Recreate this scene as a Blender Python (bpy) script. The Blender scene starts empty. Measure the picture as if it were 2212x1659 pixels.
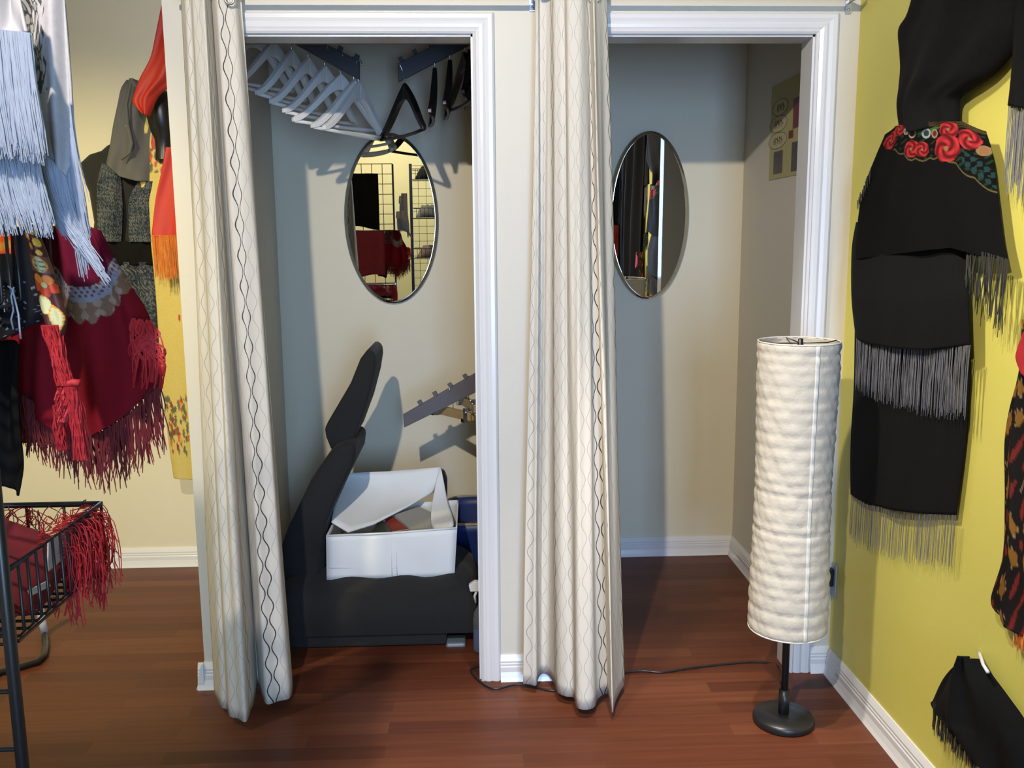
import bpy, math, random
from mathutils import Vector, Matrix
random.seed(11)
PI = math.pi
SC = bpy.context.scene
COL = SC.collection

# ------------------------------------------------------------------ camera model
CAM = Vector((.8929, -2.8123, 1.4344))
YAW, PIT, ROL, FPX = .0403, .1584, -.0081, 1964.4
FW = Vector((math.sin(YAW)*math.cos(PIT), math.cos(YAW)*math.cos(PIT), -math.sin(PIT)))
_r = Vector((math.cos(YAW), -math.sin(YAW), 0)); _u = _r.cross(FW)
RT = _r*math.cos(ROL) + _u*math.sin(ROL)
UP = -_r*math.sin(ROL) + _u*math.cos(ROL)
def ray(x, y): return FW + RT*((x-1106)/FPX) - UP*((y-829.5)/FPX)
def aY(x, y, Y): d = ray(x, y); return CAM + d*((Y-CAM.y)/d.y)
def aX(x, y, X): d = ray(x, y); return CAM + d*((X-CAM.x)/d.x)
def aZ(x, y, Z): d = ray(x, y); return CAM + d*((Z-CAM.z)/d.z)
def at(x, y, pl): return {'X': aX, 'Y': aY, 'Z': aZ}[pl[0]](x, y, pl[1])

cd = bpy.data.cameras.new('camera'); co = bpy.data.objects.new('camera', cd); COL.objects.link(co)
cd.sensor_width = 36; cd.lens = 36*FPX/2212; cd.clip_start = .05
m = Matrix((RT, UP, -FW)).transposed().to_4x4(); m.translation = CAM
co.matrix_world = m; SC.camera = co

# ------------------------------------------------------------------ dimensions
W, D, TH, ZT, ZC, CEIL = 2.057, 1.15, .09, 2.03, 2.0905, 2.8
XA, XB, XC, XD = .898, .961, 1.9224, 1.9905      # left door right casing, right door right casing
LX0, RX0 = .13, 1.25                              # hidden left jambs
DV0, DV1 = 1.08, 1.16                             # divider between the cubicles

# ------------------------------------------------------------------ materials
class N:
    def __init__(s, name):
        s.m = bpy.data.materials.new(name); s.m.use_nodes = True
        s.t = s.m.node_tree; s.b = s.t.nodes['Principled BSDF']
    def n(s, typ, **kw):
        nd = s.t.nodes.new(typ)
        for k, v in kw.items(): setattr(nd, k, v)
        return nd
    def l(s, a, b): s.t.links.new(a, b)
    def math(s, op, a, b=None, c=None):
        nd = s.n('ShaderNodeMath', operation=op)
        for i, v in enumerate((a, b, c)):
            if v is None: continue
            if isinstance(v, (int, float)): nd.inputs[i].default_value = v
            else: s.l(v, nd.inputs[i])
        return nd.outputs[0]
    def ramp(s, fac, stops, interp='LINEAR'):
        nd = s.n('ShaderNodeValToRGB'); cr = nd.color_ramp; cr.interpolation = interp
        while len(cr.elements) < len(stops): cr.elements.new(.5)
        for e, (p, c) in zip(cr.elements, stops): e.position = p; e.color = (*c, 1)
        s.l(fac, nd.inputs[0]); return nd.outputs[0]
    def mix(s, fac, a, b):
        nd = s.n('ShaderNodeMix', data_type='RGBA')
        if isinstance(fac, (int, float)): nd.inputs[0].default_value = fac
        else: s.l(fac, nd.inputs[0])
        for i, v in ((6, a), (7, b)):
            if isinstance(v, tuple): nd.inputs[i].default_value = (*v, 1)
            else: s.l(v, nd.inputs[i])
        return nd.outputs[2]
    def set(s, **kw):
        for k, v in kw.items():
            s.b.inputs[k.replace('_', ' ')].default_value = (*v, 1) if isinstance(v, tuple) else v
    def noise(s, scale, detail=3, vec=None, out=0):
        nd = s.n('ShaderNodeTexNoise'); nd.inputs['Scale'].default_value = scale; nd.inputs['Detail'].default_value = detail
        if vec is None: vec = s.n('ShaderNodeTexCoord').outputs['Object']
        s.l(vec, nd.inputs['Vector']); return nd.outputs[out]
    def bump(s, h, strength=.2, dist=.002):
        nd = s.n('ShaderNodeBump'); nd.inputs['Strength'].default_value = strength; nd.inputs['Distance'].default_value = dist
        s.l(h, nd.inputs['Height']); s.l(nd.outputs[0], s.b.inputs['Normal'])

def solid(name, col, rough=.6, metal=0, mottle=.08, scale=30, bump=0, bscale=200, spec=.5, sheen=0):
    k = N(name); k.set(Roughness=rough, Metallic=metal); k.b.inputs['Specular IOR Level'].default_value = spec
    f = k.noise(scale)
    k.l(k.mix(f, tuple(c*(1-mottle) for c in col), tuple(min(1, c*(1+mottle)) for c in col)), k.b.inputs['Base Color'])
    if bump: k.bump(k.noise(bscale), bump)
    if sheen: k.b.inputs['Sheen Weight'].default_value = sheen
    return k.m

M = {}
M['beige'] = solid('beige_paint', (.60, .56, .47), .55, mottle=.03, scale=3, bump=.15, bscale=350)
M['cream'] = solid('cream_paint', (.66, .60, .44), .6, mottle=.03, scale=3, bump=.15, bscale=350)
M['yellow'] = solid('yellow_paint', (.60, .545, .115), .5, mottle=.04, scale=4, bump=.2, bscale=300)
M['shopyellow'] = solid('shop_wall_paint', (.72, .64, .38), .5, mottle=.04, scale=4)
M['ceiling'] = solid('ceiling_paint', (.75, .74, .70), .8, mottle=.02)
M['white'] = solid('white_gloss_paint', (.66, .65, .64), .22, mottle=.02, scale=5)
M['blackmetal'] = solid('black_powder_coat', (.012, .012, .013), .35)
M['steel'] = solid('brushed_steel', (.42, .45, .5), .35, .9)
M['chrome'] = solid('chrome_wire', (.7, .7, .7), .2, 1)
M['slate'] = solid('slate_painted_wood', (.050, .050, .056), .55)
M['slatewarm'] = solid('taupe_painted_wood', (.085, .078, .085), .6)
M['whitewood'] = solid('white_painted_wood', (.76, .74, .69), .45, mottle=.05)
M['blackwood'] = solid('black_lacquered_wood', (.009, .007, .007), .35)
M['goldwood'] = solid('varnished_beech_wood', (.36, .25, .11), .4, mottle=.2, scale=60)
M['felt'] = solid('grey_felt_bar', (.17, .16, .16), .9)
M['blackfab'] = solid('black_upholstery_fabric', (.0055, .0052, .0050), .85, mottle=.3, scale=60, bump=.4, bscale=700, sheen=.05)
M['blackfab2'] = solid('charcoal_seat_fabric', (.0085, .0078, .0070), .9, mottle=.3, scale=40, bump=.4, bscale=600, sheen=.05)
M['blackcloth'] = solid('black_wool_cloth', (.0042, .0041, .0040), .95, mottle=.25, scale=50, bump=.3, bscale=900, spec=.15)
M['blacksheen'] = solid('black_satin_plastic', (.009, .009, .010), .35)
M['whitefab'] = solid('white_box_fabric', (.70, .71, .69), .8, mottle=.03, scale=15, bump=.3, bscale=25)
M['paper'] = solid('rice_paper', (.47, .43, .355), .85, mottle=.06, scale=25, bump=.6, bscale=110)
M['paperstrip'] = solid('paper_seam_strip', (.58, .56, .50), .8, mottle=.02)
M['blueplastic'] = solid('blue_plastic', (.012, .03, .15), .45)
M['rimgrey'] = solid('bin_rim_tan', (.32, .26, .20), .6)
M['brownpaper'] = solid('brown_paper_bag', (.13, .085, .075), .8, mottle=.3, scale=20)
M['greycloth'] = solid('grey_jersey', (.085, .083, .085), .9, mottle=.12, scale=25, bump=.2)
M['greysilk'] = solid('light_grey_pad', (.30, .295, .27), .8)
M['greyplastic'] = solid('translucent_grey_plastic', (.16, .18, .19), .3)
M['red'] = solid('orange_red_silk', (.42, .020, .008), .6, mottle=.15, scale=12)
M['redyarn'] = solid('dark_red_yarn', (.115, .005, .007), .8, mottle=.2)
M['brightred'] = solid('bright_red_yarn', (.36, .008, .013), .7, mottle=.2)
M['goldyarn'] = solid('orange_gold_yarn', (.60, .17, .025), .7, mottle=.3, scale=80)
M['whiteyarn'] = solid('silver_white_yarn', (.27, .30, .37), .45, mottle=.12, scale=90)
M['greyyarn'] = solid('silver_grey_yarn', (.12, .122, .135), .5, mottle=.4, scale=90)
M['blackyarn'] = solid('black_yarn', (.018, .017, .013), .8)
M['whitesilk'] = solid('white_silk', (.34, .32, .32), .45, mottle=.03, scale=12)
M['tag'] = solid('paper_price_tag', (.60, .62, .68), .7)
M['maroon'] = solid('dark_red_cloth', (.16, .009, .016), .9, mottle=.2, scale=25, bump=.2)
M['mirror'] = solid('mirror_silvering', (.86, .87, .86), 0.0, 1, mottle=0)
M['mirroredge'] = solid('mirror_bevel_glass', (.80, .84, .84), .04, 1, mottle=0)
M['posterpaper'] = solid('pale_yellow_poster', (.42, .38, .17), .7, mottle=.05)
M['posterink'] = solid('olive_ink', (.16, .14, .09), .8)
M['posteroval'] = solid('cream_sticker', (.46, .42, .24), .7)
M['posterred'] = solid('printed_red_photo', (.16, .022, .02), .5, mottle=.6, scale=40)
M['posterdark'] = solid('printed_dark_photo', (.065, .055, .05), .5, mottle=.8, scale=60)
M['brownwood'] = solid('brown_wood_trim', (.19, .115, .05), .6, mottle=.2, scale=20)
M['outlet'] = solid('outlet_plate_plastic', (.34, .38, .42), .4)
M['redmag'] = solid('magazine_cover', (.24, .035, .02), .4, mottle=.7, scale=18)
M['darkmag'] = solid('dark_catalogue_cover', (.03, .035, .025), .4, mottle=.8, scale=25)
M['whitepaper'] = solid('white_page_edge', (.7, .66, .55), .7)

def vcol(name, rough=.85, bump=.2, spec=.2):
    k = N(name); k.set(Roughness=rough); k.b.inputs['Specular IOR Level'].default_value = spec
    a = k.n('ShaderNodeVertexColor', layer_name='pattern')
    f = k.noise(150)
    k.l(k.mix(k.math('MULTIPLY', f, .25), a.outputs[0], (.01, .01, .01)), k.b.inputs['Base Color'])
    k.bump(k.noise(700), bump); return k.m
M['print'] = vcol('printed_cloth', .95, .2, .05)
M['printsilk'] = vcol('printed_silk', .55, .1, .4)

def floor_mat():
    k = N('red_brown_laminate'); tc = k.n('ShaderNodeTexCoord').outputs['Object']
    br = k.n('ShaderNodeTexBrick', offset=.37, squash=1)
    for i, v in (('Scale', 1), ('Brick Width', .62), ('Row Height', .064), ('Mortar Size', .0008), ('Mortar Smooth', .3), ('Bias', 0)):
        br.inputs[i].default_value = v
    br.inputs['Color1'].default_value = (0, 0, 0, 1); br.inputs['Color2'].default_value = (1, 1, 1, 1); br.inputs['Mortar'].default_value = (.2, .2, .2, 1)
    k.l(tc, br.inputs['Vector'])
    mp = k.n('ShaderNodeMapping'); mp.inputs['Scale'].default_value = (2.5, 60, 1); k.l(tc, mp.inputs[0])
    g = k.noise(1.0, 6, mp.outputs[0])
    f = k.math('ADD', k.math('MULTIPLY', br.outputs[0], .38), k.math('MULTIPLY', g, .62))
    c = k.ramp(f, [(.15, (.066, .018, .009)), (.5, (.112, .033, .0155)), (.9, (.175, .060, .028))])
    k.l(c, k.b.inputs['Base Color'])
    k.l(k.math('ADD', k.math('MULTIPLY', g, .12), .36), k.b.inputs['Roughness'])
    k.b.inputs['Specular IOR Level'].default_value = .22
    k.bump(k.math('SUBTRACT', 1, br.outputs['Fac']), .15, .0005); return k.m
M['floor'] = floor_mat()

def curtain_mat():
    k = N('ogee_line_curtain_fabric'); k.set(Roughness=.85); k.b.inputs['Specular IOR Level'].default_value = .2
    uv = k.n('ShaderNodeUVMap', uv_map='UVMap'); sp = k.n('ShaderNodeSeparateXYZ'); k.l(uv.outputs[0], sp.inputs[0])
    u = k.math('DIVIDE', sp.outputs[0], .0185); v = k.math('MULTIPLY', sp.outputs[1], 2*PI/.088)
    idx = k.math('FLOOR', u); fr = k.math('SUBTRACT', u, idx)
    par = k.math('SUBTRACT', k.math('MULTIPLY', k.math('FLOORED_MODULO', idx, 2), 2), 1)   # -1 / +1
    w = k.math('MULTIPLY', k.math('MULTIPLY', k.math('SINE', v), .33), par)
    d = k.math('ABSOLUTE', k.math('SUBTRACT', k.math('SUBTRACT', fr, .5), w))
    cyc = k.math('DIVIDE', k.math('ADD', k.math('FLOORED_MODULO', k.math('ADD', idx, 3), 12), .5), 12)
    lc = k.ramp(cyc, [(0, (.42, .38, .34)), (2/12, (.50, .45, .38)), (4/12, (.05, .04, .045)), (6/12, (.44, .40, .36)), (8/12, (.34, .31, .32)),
                      (10/12, (.48, .43, .37))], 'CONSTANT')
    wd = k.ramp(cyc, [(0, (.05,)*3), (4/12, (.08,)*3), (6/12, (.05,)*3)], 'CONSTANT')
    mask = k.math('LESS_THAN', d, wd)
    k.l(k.mix(mask, (.62, .575, .49), lc), k.b.inputs['Base Color'])
    k.bump(k.noise(900), .15)
    return k.m
M['curtain'] = curtain_mat()

def glass_mat(name, col, alpha_rough=.05):
    k = N(name); k.set(Base_Color=col, Roughness=alpha_rough, IOR=1.3); k.b.inputs['Transmission Weight'].default_value = .9
    return k.m
M['bottle'] = glass_mat('clear_bottle_plastic', (.75, .82, .9))
M['liquid'] = solid('blue_cleaner_liquid', (.05, .10, .28), .2)

# ------------------------------------------------------------------ mesh builder
LOCAL = set()                                    # roots whose parts are given in their own coordinates
class MB:
    def __init__(s): s.v = []; s.f = []; s.uv = None; s.col = None; s.sm = set()
    def add(s, vs, fs, smooth=False):
        o = len(s.v); s.v += [Vector(p) for p in vs]
        for f in fs:
            if smooth: s.sm.add(len(s.f))
            s.f.append([i+o for i in f])
        return s
    def box(s, a, b):
        x0, x1 = sorted((a[0], b[0])); y0, y1 = sorted((a[1], b[1])); z0, z1 = sorted((a[2], b[2]))
        return s.add([(x0,y0,z0),(x1,y0,z0),(x1,y1,z0),(x0,y1,z0),(x0,y0,z1),(x1,y0,z1),(x1,y1,z1),(x0,y1,z1)],
                     [(0,3,2,1),(4,5,6,7),(0,1,5,4),(1,2,6,5),(2,3,7,6),(3,0,4,7)])
    def tube(s, pts, r, n=8, closed=False):
        pts = [Vector(p) for p in pts]; L = len(pts)
        if not isinstance(r, (list, tuple)): r = [r]*L
        vs = []; fs = []; prev = None
        for i, p in enumerate(pts):
            if closed: t = pts[(i+1) % L]-pts[i-1]
            else: t = pts[min(i+1, L-1)]-pts[max(i-1, 0)]
            t.normalize()
            if prev is None:
                a = Vector((0, 0, 1)) if abs(t.z) < .9 else Vector((1, 0, 0))
                prev = t.cross(a).normalized()
            else:
                prev = (prev - t*prev.dot(t))
                prev = prev.normalized() if prev.length > 1e-6 else t.orthogonal().normalized()
            b = t.cross(prev)
            for j in range(n):
                an = 2*PI*j/n; vs.append(p + (prev*math.cos(an)+b*math.sin(an))*r[i])
        for i in range(L if closed else L-1):
            i2 = (i+1) % L
            for j in range(n):
                j2 = (j+1) % n; fs.append((i*n+j, i*n+j2, i2*n+j2, i2*n+j))
        if not closed: fs += [tuple(range(n))[::-1], tuple(range((L-1)*n, L*n))]
        return s.add(vs, fs, n > 4)
    def lathe(s, prof, c=(0, 0, 0), n=48, sx=1, sy=1, cap=True):
        vs = []; fs = []; L = len(prof)
        for r, z in prof:
            for j in range(n):
                a = 2*PI*j/n; vs.append((c[0]+r*sx*math.cos(a), c[1]+r*sy*math.sin(a), c[2]+z))
        for i in range(L-1):
            for j in range(n):
                j2 = (j+1) % n; fs.append((i*n+j, i*n+j2, (i+1)*n+j2, (i+1)*n+j))
        if cap: fs += [tuple(range(n))[::-1], tuple(range((L-1)*n, L*n))]
        return s.add(vs, fs, True)
    def prism(s, poly, y0, y1):                      # poly in (x, z), extruded along y
        n = len(poly); vs = [(x, y0, z) for x, z in poly]+[(x, y1, z) for x, z in poly]
        fs = [tuple(range(n)), tuple(range(n, 2*n))[::-1]]+[(i, i+n, (i+1) % n+n, (i+1) % n) for i in range(n)]
        return s.add(vs, fs)
    def grid(s, P, nu, nv):                          # P(i,j)->Vector, open sheet
        s.add([P(i, j) for j in range(nv+1) for i in range(nu+1)],
              [(j*(nu+1)+i, j*(nu+1)+i+1, (j+1)*(nu+1)+i+1, (j+1)*(nu+1)+i) for j in range(nv) for i in range(nu)], True)
        return s
    def build(s, name, mat, parent=None, solid=0, bevel=0, sub=0, smooth=None):
        me = bpy.data.meshes.new(name)
        off = Vector(); pp = parent
        while pp is not None:
            if pp.name in LOCAL: off = Vector(); break
            off = off + pp.location; pp = pp.parent
        me.from_pydata([v-off for v in s.v], [], s.f); me.validate(); me.update()
        if s.uv:
            uvl = me.uv_layers.new(name='UVMap')
            for lp in me.loops: uvl.data[lp.index].uv = s.uv[lp.vertex_index]
        if s.col:
            ca = me.color_attributes.new('pattern', 'FLOAT_COLOR', 'POINT')
            for i, c in enumerate(s.col): ca.data[i].color = (*c, 1)
        for p in me.polygons:
            p.use_smooth = (p.index in s.sm) if smooth is None else smooth
        o = bpy.data.objects.new(name, me); COL.objects.link(o)
        for q in (mat if isinstance(mat, list) else [mat]): me.materials.append(M[q] if isinstance(q, str) else q)
        if parent: o.parent = parent
        if bevel:
            b = o.modifiers.new('bevel', 'BEVEL'); b.width = bevel; b.segments = 2; b.limit_method = 'ANGLE'
        if sub:
            b = o.modifiers.new('sub', 'SUBSURF'); b.levels = b.render_levels = sub
        if solid:
            b = o.modifiers.new('thick', 'SOLIDIFY'); b.thickness = solid; b.offset = 0
        return o

def tag(o, label=None, cat=None, group=None, kind=None):
    if label: o['label'] = label
    if cat: o['category'] = cat
    if group: o['group'] = group
    if kind: o['kind'] = kind
    return o
def thing(name, label, cat, loc, group=None):
    o = bpy.data.objects.new(name, None); COL.objects.link(o); o.location = loc; o.empty_display_size = .05
    return tag(o, label, cat, group)
def struct(name, mb, mat, **kw): return tag(mb.build(name, mat, **kw), kind='structure')
def dup(root, loc, rot, label, group=None):
    r = root.copy(); COL.objects.link(r); r.location = loc; r.rotation_euler = rot; r['label'] = label
    if group: r['group'] = group
    for ch in list(root.children):
        c = ch.copy(); COL.objects.link(c); c.parent = r
        for g in ch.children:
            d = g.copy(); COL.objects.link(d); d.parent = c
    return r

def lerp_poly(pl, t):
    """point at fraction t along polyline by x-length"""
    if len(pl) == 1: return pl[0]
    seg = [math.dist(pl[i], pl[i+1]) for i in range(len(pl)-1)]; T = sum(seg)*t
    for i, s_ in enumerate(seg):
        if T <= s_ or i == len(seg)-1:
            f = T/s_ if s_ else 0; return tuple(a+(b-a)*f for a, b in zip(pl[i], pl[i+1]))
        T -= s_
def cat4(a, b, c, d, t): return tuple(.5*((2*q)+(r-p)*t+(2*p-5*q+4*r-s_)*t*t+(3*q-p-3*r+s_)*t**3) for p, q, r, s_ in zip(a, b, c, d))

def cloth(name, curves, pl, mat, parent=None, nu=40, nv=40, amp=.006, nf=3, ph=0, bulge=0, off=0, colf=None, offs=None, thick=.003, side=None, wob=.8):
    """sheet through a list of left-to-right photo curves laid on a plane of the room, with folds along the plane normal"""
    if side is None: nrm = Vector((-1, 0, 0)) if pl[0] == 'X' else Vector((0, -1, 0))
    else: nrm = side
    K = len(curves); mb = MB(); V = []; C = []
    tot = [math.dist(lerp_poly(curves[i], .5), lerp_poly(curves[i+1], .5)) for i in range(K-1)]; S = sum(tot)
    for j in range(nv+1):
        T = S*j/nv; k = 0
        while k < K-2 and T > tot[k]: T -= tot[k]; k += 1
        f = min(1, T/tot[k]); v = j/nv
        for i in range(nu+1):
            u = i/nu
            p = cat4(lerp_poly(curves[max(k-1, 0)], u), lerp_poly(curves[k], u), lerp_poly(curves[k+1], u), lerp_poly(curves[min(k+2, K-1)], u), f)
            o_ = bulge*math.sin(PI*u)**.7; base = off
            if offs: base += offs[k]+(offs[k+1]-offs[k])*f
            o_ += amp*(math.sin(2*PI*(nf*u+.25*math.sin(3*v*wob+ph))+ph)*.7+.3*math.sin(2*PI*(nf*1.7*u)+4*v+ph*2))
            V.append(at(p[0], p[1], (pl[0], pl[1]-base)) + nrm*o_)
            if colf: C.append(colf(u, v))
    mb.v = V
    mb.f = [[j*(nu+1)+i, j*(nu+1)+i+1, (j+1)*(nu+1)+i+1, (j+1)*(nu+1)+i] for j in range(nv) for i in range(nu)]
    mb.sm = set(range(len(mb.f)))
    if colf: mb.col = C
    return mb.build(name, mat, parent, solid=thick)

def smooth_path(P, n=4):
    K = len(P); out = []
    for i in range(K-1):
        for q in range(n): out.append(cat4(P[max(i-1, 0)], P[i], P[i+1], P[min(i+2, K-1)], q/n))
    return out+[tuple(P[-1])]
def fringe(name, poly, pl, L, n, mat, parent=None, r=.0011, sway=.006, off=0, side=None, rag=.15, lean=(0, 0), clump=0, kind='stuff', label=None):
    nrm = (Vector((-1, 0, 0)) if pl[0] == 'X' else Vector((0, -1, 0))) if side is None else side
    tan = Vector((0, 0, 1)).cross(nrm)
    mb = MB()
    for q in range(n):
        t = (q+random.random()*.7)/n
        p = at(*lerp_poly(poly, t), (pl[0], pl[1]-off))+nrm*random.uniform(-.003, .004)
        ln = (L if not isinstance(L, tuple) else L[0]+(L[1]-L[0])*t)*(1+random.uniform(-rag, rag))
        ph = random.random()*6; w = random.uniform(.4, 1)*sway; cl = 0
        if clump: cl = (math.floor(t*clump)+.5)/clump-t
        pts = []; tl = random.uniform(-.25, .25)*sway
        wl = (at(*poly[-1], pl)-at(*poly[0], pl)).length
        for s_ in range(6):
            a = s_/5
            pts.append(p+Vector((0, 0, -ln*a))+tan*(w*math.sin(ph+a*5)*a*.6+tl*a*3+lean[0]*a*a*ln)+nrm*(w*.4*math.cos(ph+a*4)*a+lean[1]*a*ln)
                       + tan*(cl*wl*min(1, a*1.6)*.8*(1 if tan.dot(at(*poly[-1], pl)-at(*poly[0], pl)) > 0 else -1)))
        mb.tube(pts, [r]*5+[r*.6], 4)
    o = mb.build(name, mat, parent)
    if kind: o['kind'] = kind
    if label: o['label'] = label
    return o

# ================================================================== the setting
XL, XR, YR = -1.35, W, -5.6                      # shop left wall, right wall, rear wall
struct('floor', MB().box((XL-.1, YR-.1, -.05), (W+.15, D+.1, 0)), 'floor')
struct('ceiling', MB().box((XL-.1, YR-.1, CEIL), (W+.15, D+.1, CEIL+.05)), 'ceiling')
struct('wall_back', MB().box((XL-.1, D, 0), (W+.1, D+.1, CEIL)), 'cream')
struct('wall_left', MB().box((XL-.1, YR, 0), (XL, D, CEIL)), 'shopyellow')
struct('wall_right', MB().box((W, YR, 0), (W+.1, 0.02, CEIL)), 'yellow')
struct('wall_inner_right', MB().box((W, 0.02, 0), (W+.1, D, CEIL)), 'beige')
wf = MB()
for x0, x1 in ((0, LX0), (XA, RX0), (XC, W)): wf.box((x0, 0, 0), (x1, TH, CEIL))
for x0, x1 in ((LX0, XA), (RX0, XC)): wf.box((x0, 0, ZT), (x1, TH, CEIL))
struct('wall_front', wf, 'beige')
struct('wall_inner_left', MB().box((0, TH, 0), (.055, D, CEIL)), 'beige')
struct('wall_divider', MB().box((DV0, TH, 0), (DV1, D, CEIL)), 'beige')
WX0, WX1, WZ0, WZ1 = .95, 1.95, .35, 2.35         # shop window in the rear wall
wr = MB()
for a, b in (((XL, 0), (WX0, CEIL)), ((WX1, 0), (W, CEIL)), ((WX0, 0), (WX1, WZ0)), ((WX0, WZ1), (WX1, CEIL))):
    wr.box((a[0], YR-.1, a[1]), (b[0], YR, b[1]))
struct('wall_rear', wr, 'shopyellow')
wn = MB()
for a, b in (((WX0, WZ0), (WX1, WZ0+.05)), ((WX0, WZ1-.05), (WX1, WZ1)), ((WX0, WZ0), (WX0+.05, WZ1)), ((WX1-.05, WZ0), (WX1, WZ1)), ((1.43, WZ0), (1.47, WZ1))):
    wn.box((a[0], YR-.07, a[1]), (b[0], YR-.02, b[1]))
struct('window_1', wn, 'white')

# door casings: stepped profile, front face + jamb lining
def casing(name, x0, x1, xo0, xo1):
    mb = MB()
    prof = [(0, -.012), (.10, -.017), (.16, -.012), (.30, -.0165), (.44, -.0175), (.56, -.014), (.72, -.0175), (.9, -.0175), (1, -.011)]
    # sweep the profile around the three sides of the opening with mitred corners
    path = [(x0, 0, xo0, 0), (x0, ZT, xo0, ZC), (x1, ZT, xo1, ZC), (x1, 0, xo1, 0)]
    vs = []
    for (ix, iz, ox, oz) in path:
        for t, y in prof: vs.append((ix+(ox-ix)*t, y, iz+(oz-iz)*t))
        vs.append((ox, 0.0, oz)); vs.append((ix, 0.0, iz))
    n = len(prof)+2; fs = []
    for s_ in range(3):
        for i in range(n):
            j = (i+1) % n; fs.append((s_*n+i, s_*n+j, (s_+1)*n+j, (s_+1)*n+i))
    mb.add(vs, fs)
    # jamb lining
    t = .006
    mb.box((x0-.001, 0, 0), (x0+t, TH+.004, ZT)); mb.box((x1-t, 0, 0), (x1+.001, TH+.004, ZT)); mb.box((x0, 0, ZT-t), (x1, TH+.004, ZT+.001))
    return struct(name, mb, 'white')
casing('trim_1', LX0, XA, LX0-.063, XB)
casing('trim_2', RX0, XC, RX0-.066, XD)
struct('trim_3', MB().box((.055, TH, ZT+.005), (DV0, TH+.075, ZT+.09)), 'brownwood')
def baseboard(name, a, b, nrm, h=.085, solid=0):
    a = Vector((*a, 0)); b = Vector((*b, 0)); nrm = Vector((*nrm, 0))
    prof = [(0, 0), (.026, 0), (.021, .012), (.016, .03), (.0155, .046), (.013, .05), (.0135, .056), (.0115, .06), (.012, .066), (.008, .076), (.004, h), (0, h)]
    vs = [p+nrm*d+Vector((0, 0, z)) for p in (a, b) for d, z in prof]; n = len(prof)
    fs = [(i, (i+1) % n, (i+1) % n+n, i+n) for i in range(n)]+[tuple(range(n))[::-1], tuple(range(n, 2*n))]
    return vs, fs
def bb(name, *segs):
    mb = MB()
    for s_ in segs: mb.add(*baseboard(name, *s_))
    struct(name, mb, 'white')
bb('baseboard_back', ((XL, D), (0, D), (0, -1)), ((.055, D), (DV0, D), (0, -1)), ((DV1, D), (W, D), (0, -1)))
bb('baseboard_front', ((-.02, 0), (LX0-.064, 0), (0, -1)), ((XB, 0), (RX0-.067, 0), (0, -1)), ((XD, 0), (W, 0), (0, -1)))
bb('baseboard_end', ((0, -.02), (0, D), (-1, 0)))
bb('baseboard_right', ((W, YR), (W, -.02), (-1, 0)), ((W, TH), (W, D), (-1, 0)))
bb('baseboard_inner_left', ((.055, TH), (.055, D), (1, 0)), ((DV0, TH), (DV0, D), (-1, 0)), ((DV1, TH), (DV1, D), (1, 0)))

# ================================================================== curtain rods and curtains
def rod(label, x0, x1, br):
    z = aY(800, -9, -.085).z+.006
    t = thing('curtain_rod', label, 'curtain rod', (x0, -.085, z))
    MB().tube([(x0, -.085, z), (x1, -.085, z)], .0075, 12).build('rod', 'steel', t)
    for bx, bz in br:
        b = MB().box((bx-.009, -.004, bz), (bx+.009, 0.0, z+.03)).box((bx-.004, -.085, z-.004), (bx+.004, -.002, z+.004)).build('bracket', 'steel', t)
        MB().tube([(bx, -.004, bz+.012), (bx, -.007, bz+.012)], .0035, 10).build('screw', 'chrome', b)
    return t
p1, p2 = aY(1150, 25, 0), aY(1831, 31, 0)
rod('thin metal curtain rod above the left doorway with bluish steel bracket', .06, 1.075, [(.075, p1.z), (p1.x, p1.z)])
rod('thin metal curtain rod above the right doorway with dark bracket near yellow wall', 1.09, 2.03, [(1.10, p1.z), (p2.x, p2.z)])

def curtain(label, bot, top, loc, grom, s0):
    t = thing('curtain', label, 'curtain', loc)
    mb = MB(); K = len(bot); sub = 6; nv = 60
    hem = [aZ(x, y, .03) for x, y in bot]
    hem = [Vector((h.x, min(h.y, -.032), h.z)) for h in hem]
    ztop = aY(800, -9, -.085).z+.045
    ym = sum(h.y for h in hem)/K
    tp = []
    for (x, h) in zip(top, hem):
        Y = -.085+max(-.05, min(.035, (h.y-ym)*.38)); q = aY(x, 0, Y); tp.append(Vector((q.x, Y, ztop)))
    def cr(P, s_):
        k = min(int(s_), K-2); f = s_-k
        return Vector(cat4(P[max(k-1, 0)], P[k], P[k+1], P[min(k+2, K-1)], f))
    nu = (K-1)*sub; V = []; U = []
    # arc length of the middle section gives the pattern coordinate
    mid = [(cr(hem, i/sub)+cr(tp, i/sub))*.5 for i in range(nu+1)]
    arc = [0]
    for i in range(nu): arc.append(arc[-1]+max((mid[i+1]-mid[i]).length, .001))
    sh = arc[int(s0*sub)]-.037
    for j in range(nv+1):
        v = j/nv
        for i in range(nu+1):
            s_ = i/sub; a = cr(tp, s_); b = cr(hem, s_); p = a.lerp(b, v)
            p.y += .004*math.sin(6*v+i*.7)*math.sin(PI*v); p.x += .003*math.sin(5*v+i*.5)*math.sin(PI*v)
            p.y = min(p.y, -.028)
            V.append(p); U.append((arc[i]-sh+4*.222, (ztop-p.z)))
    mb.v = V; mb.uv = U
    mb.f = [[j*(nu+1)+i, j*(nu+1)+i+1, (j+1)*(nu+1)+i+1, (j+1)*(nu+1)+i] for j in range(nv) for i in range(nu)]
    mb.sm = set(range(len(mb.f)))
    mb.build('fabric', 'curtain', t, solid=.0022)
    for x in grom:
        c = aY(x, -6, -.10); c.y = -.108
        MB().tube([c+Vector((.015*math.cos(a), -.0, .02*math.sin(a))) for a in [2*PI*i/20 for i in range(20)]], .0035, 8, True).build('grommet', 'chrome', t)
    return t
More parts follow.
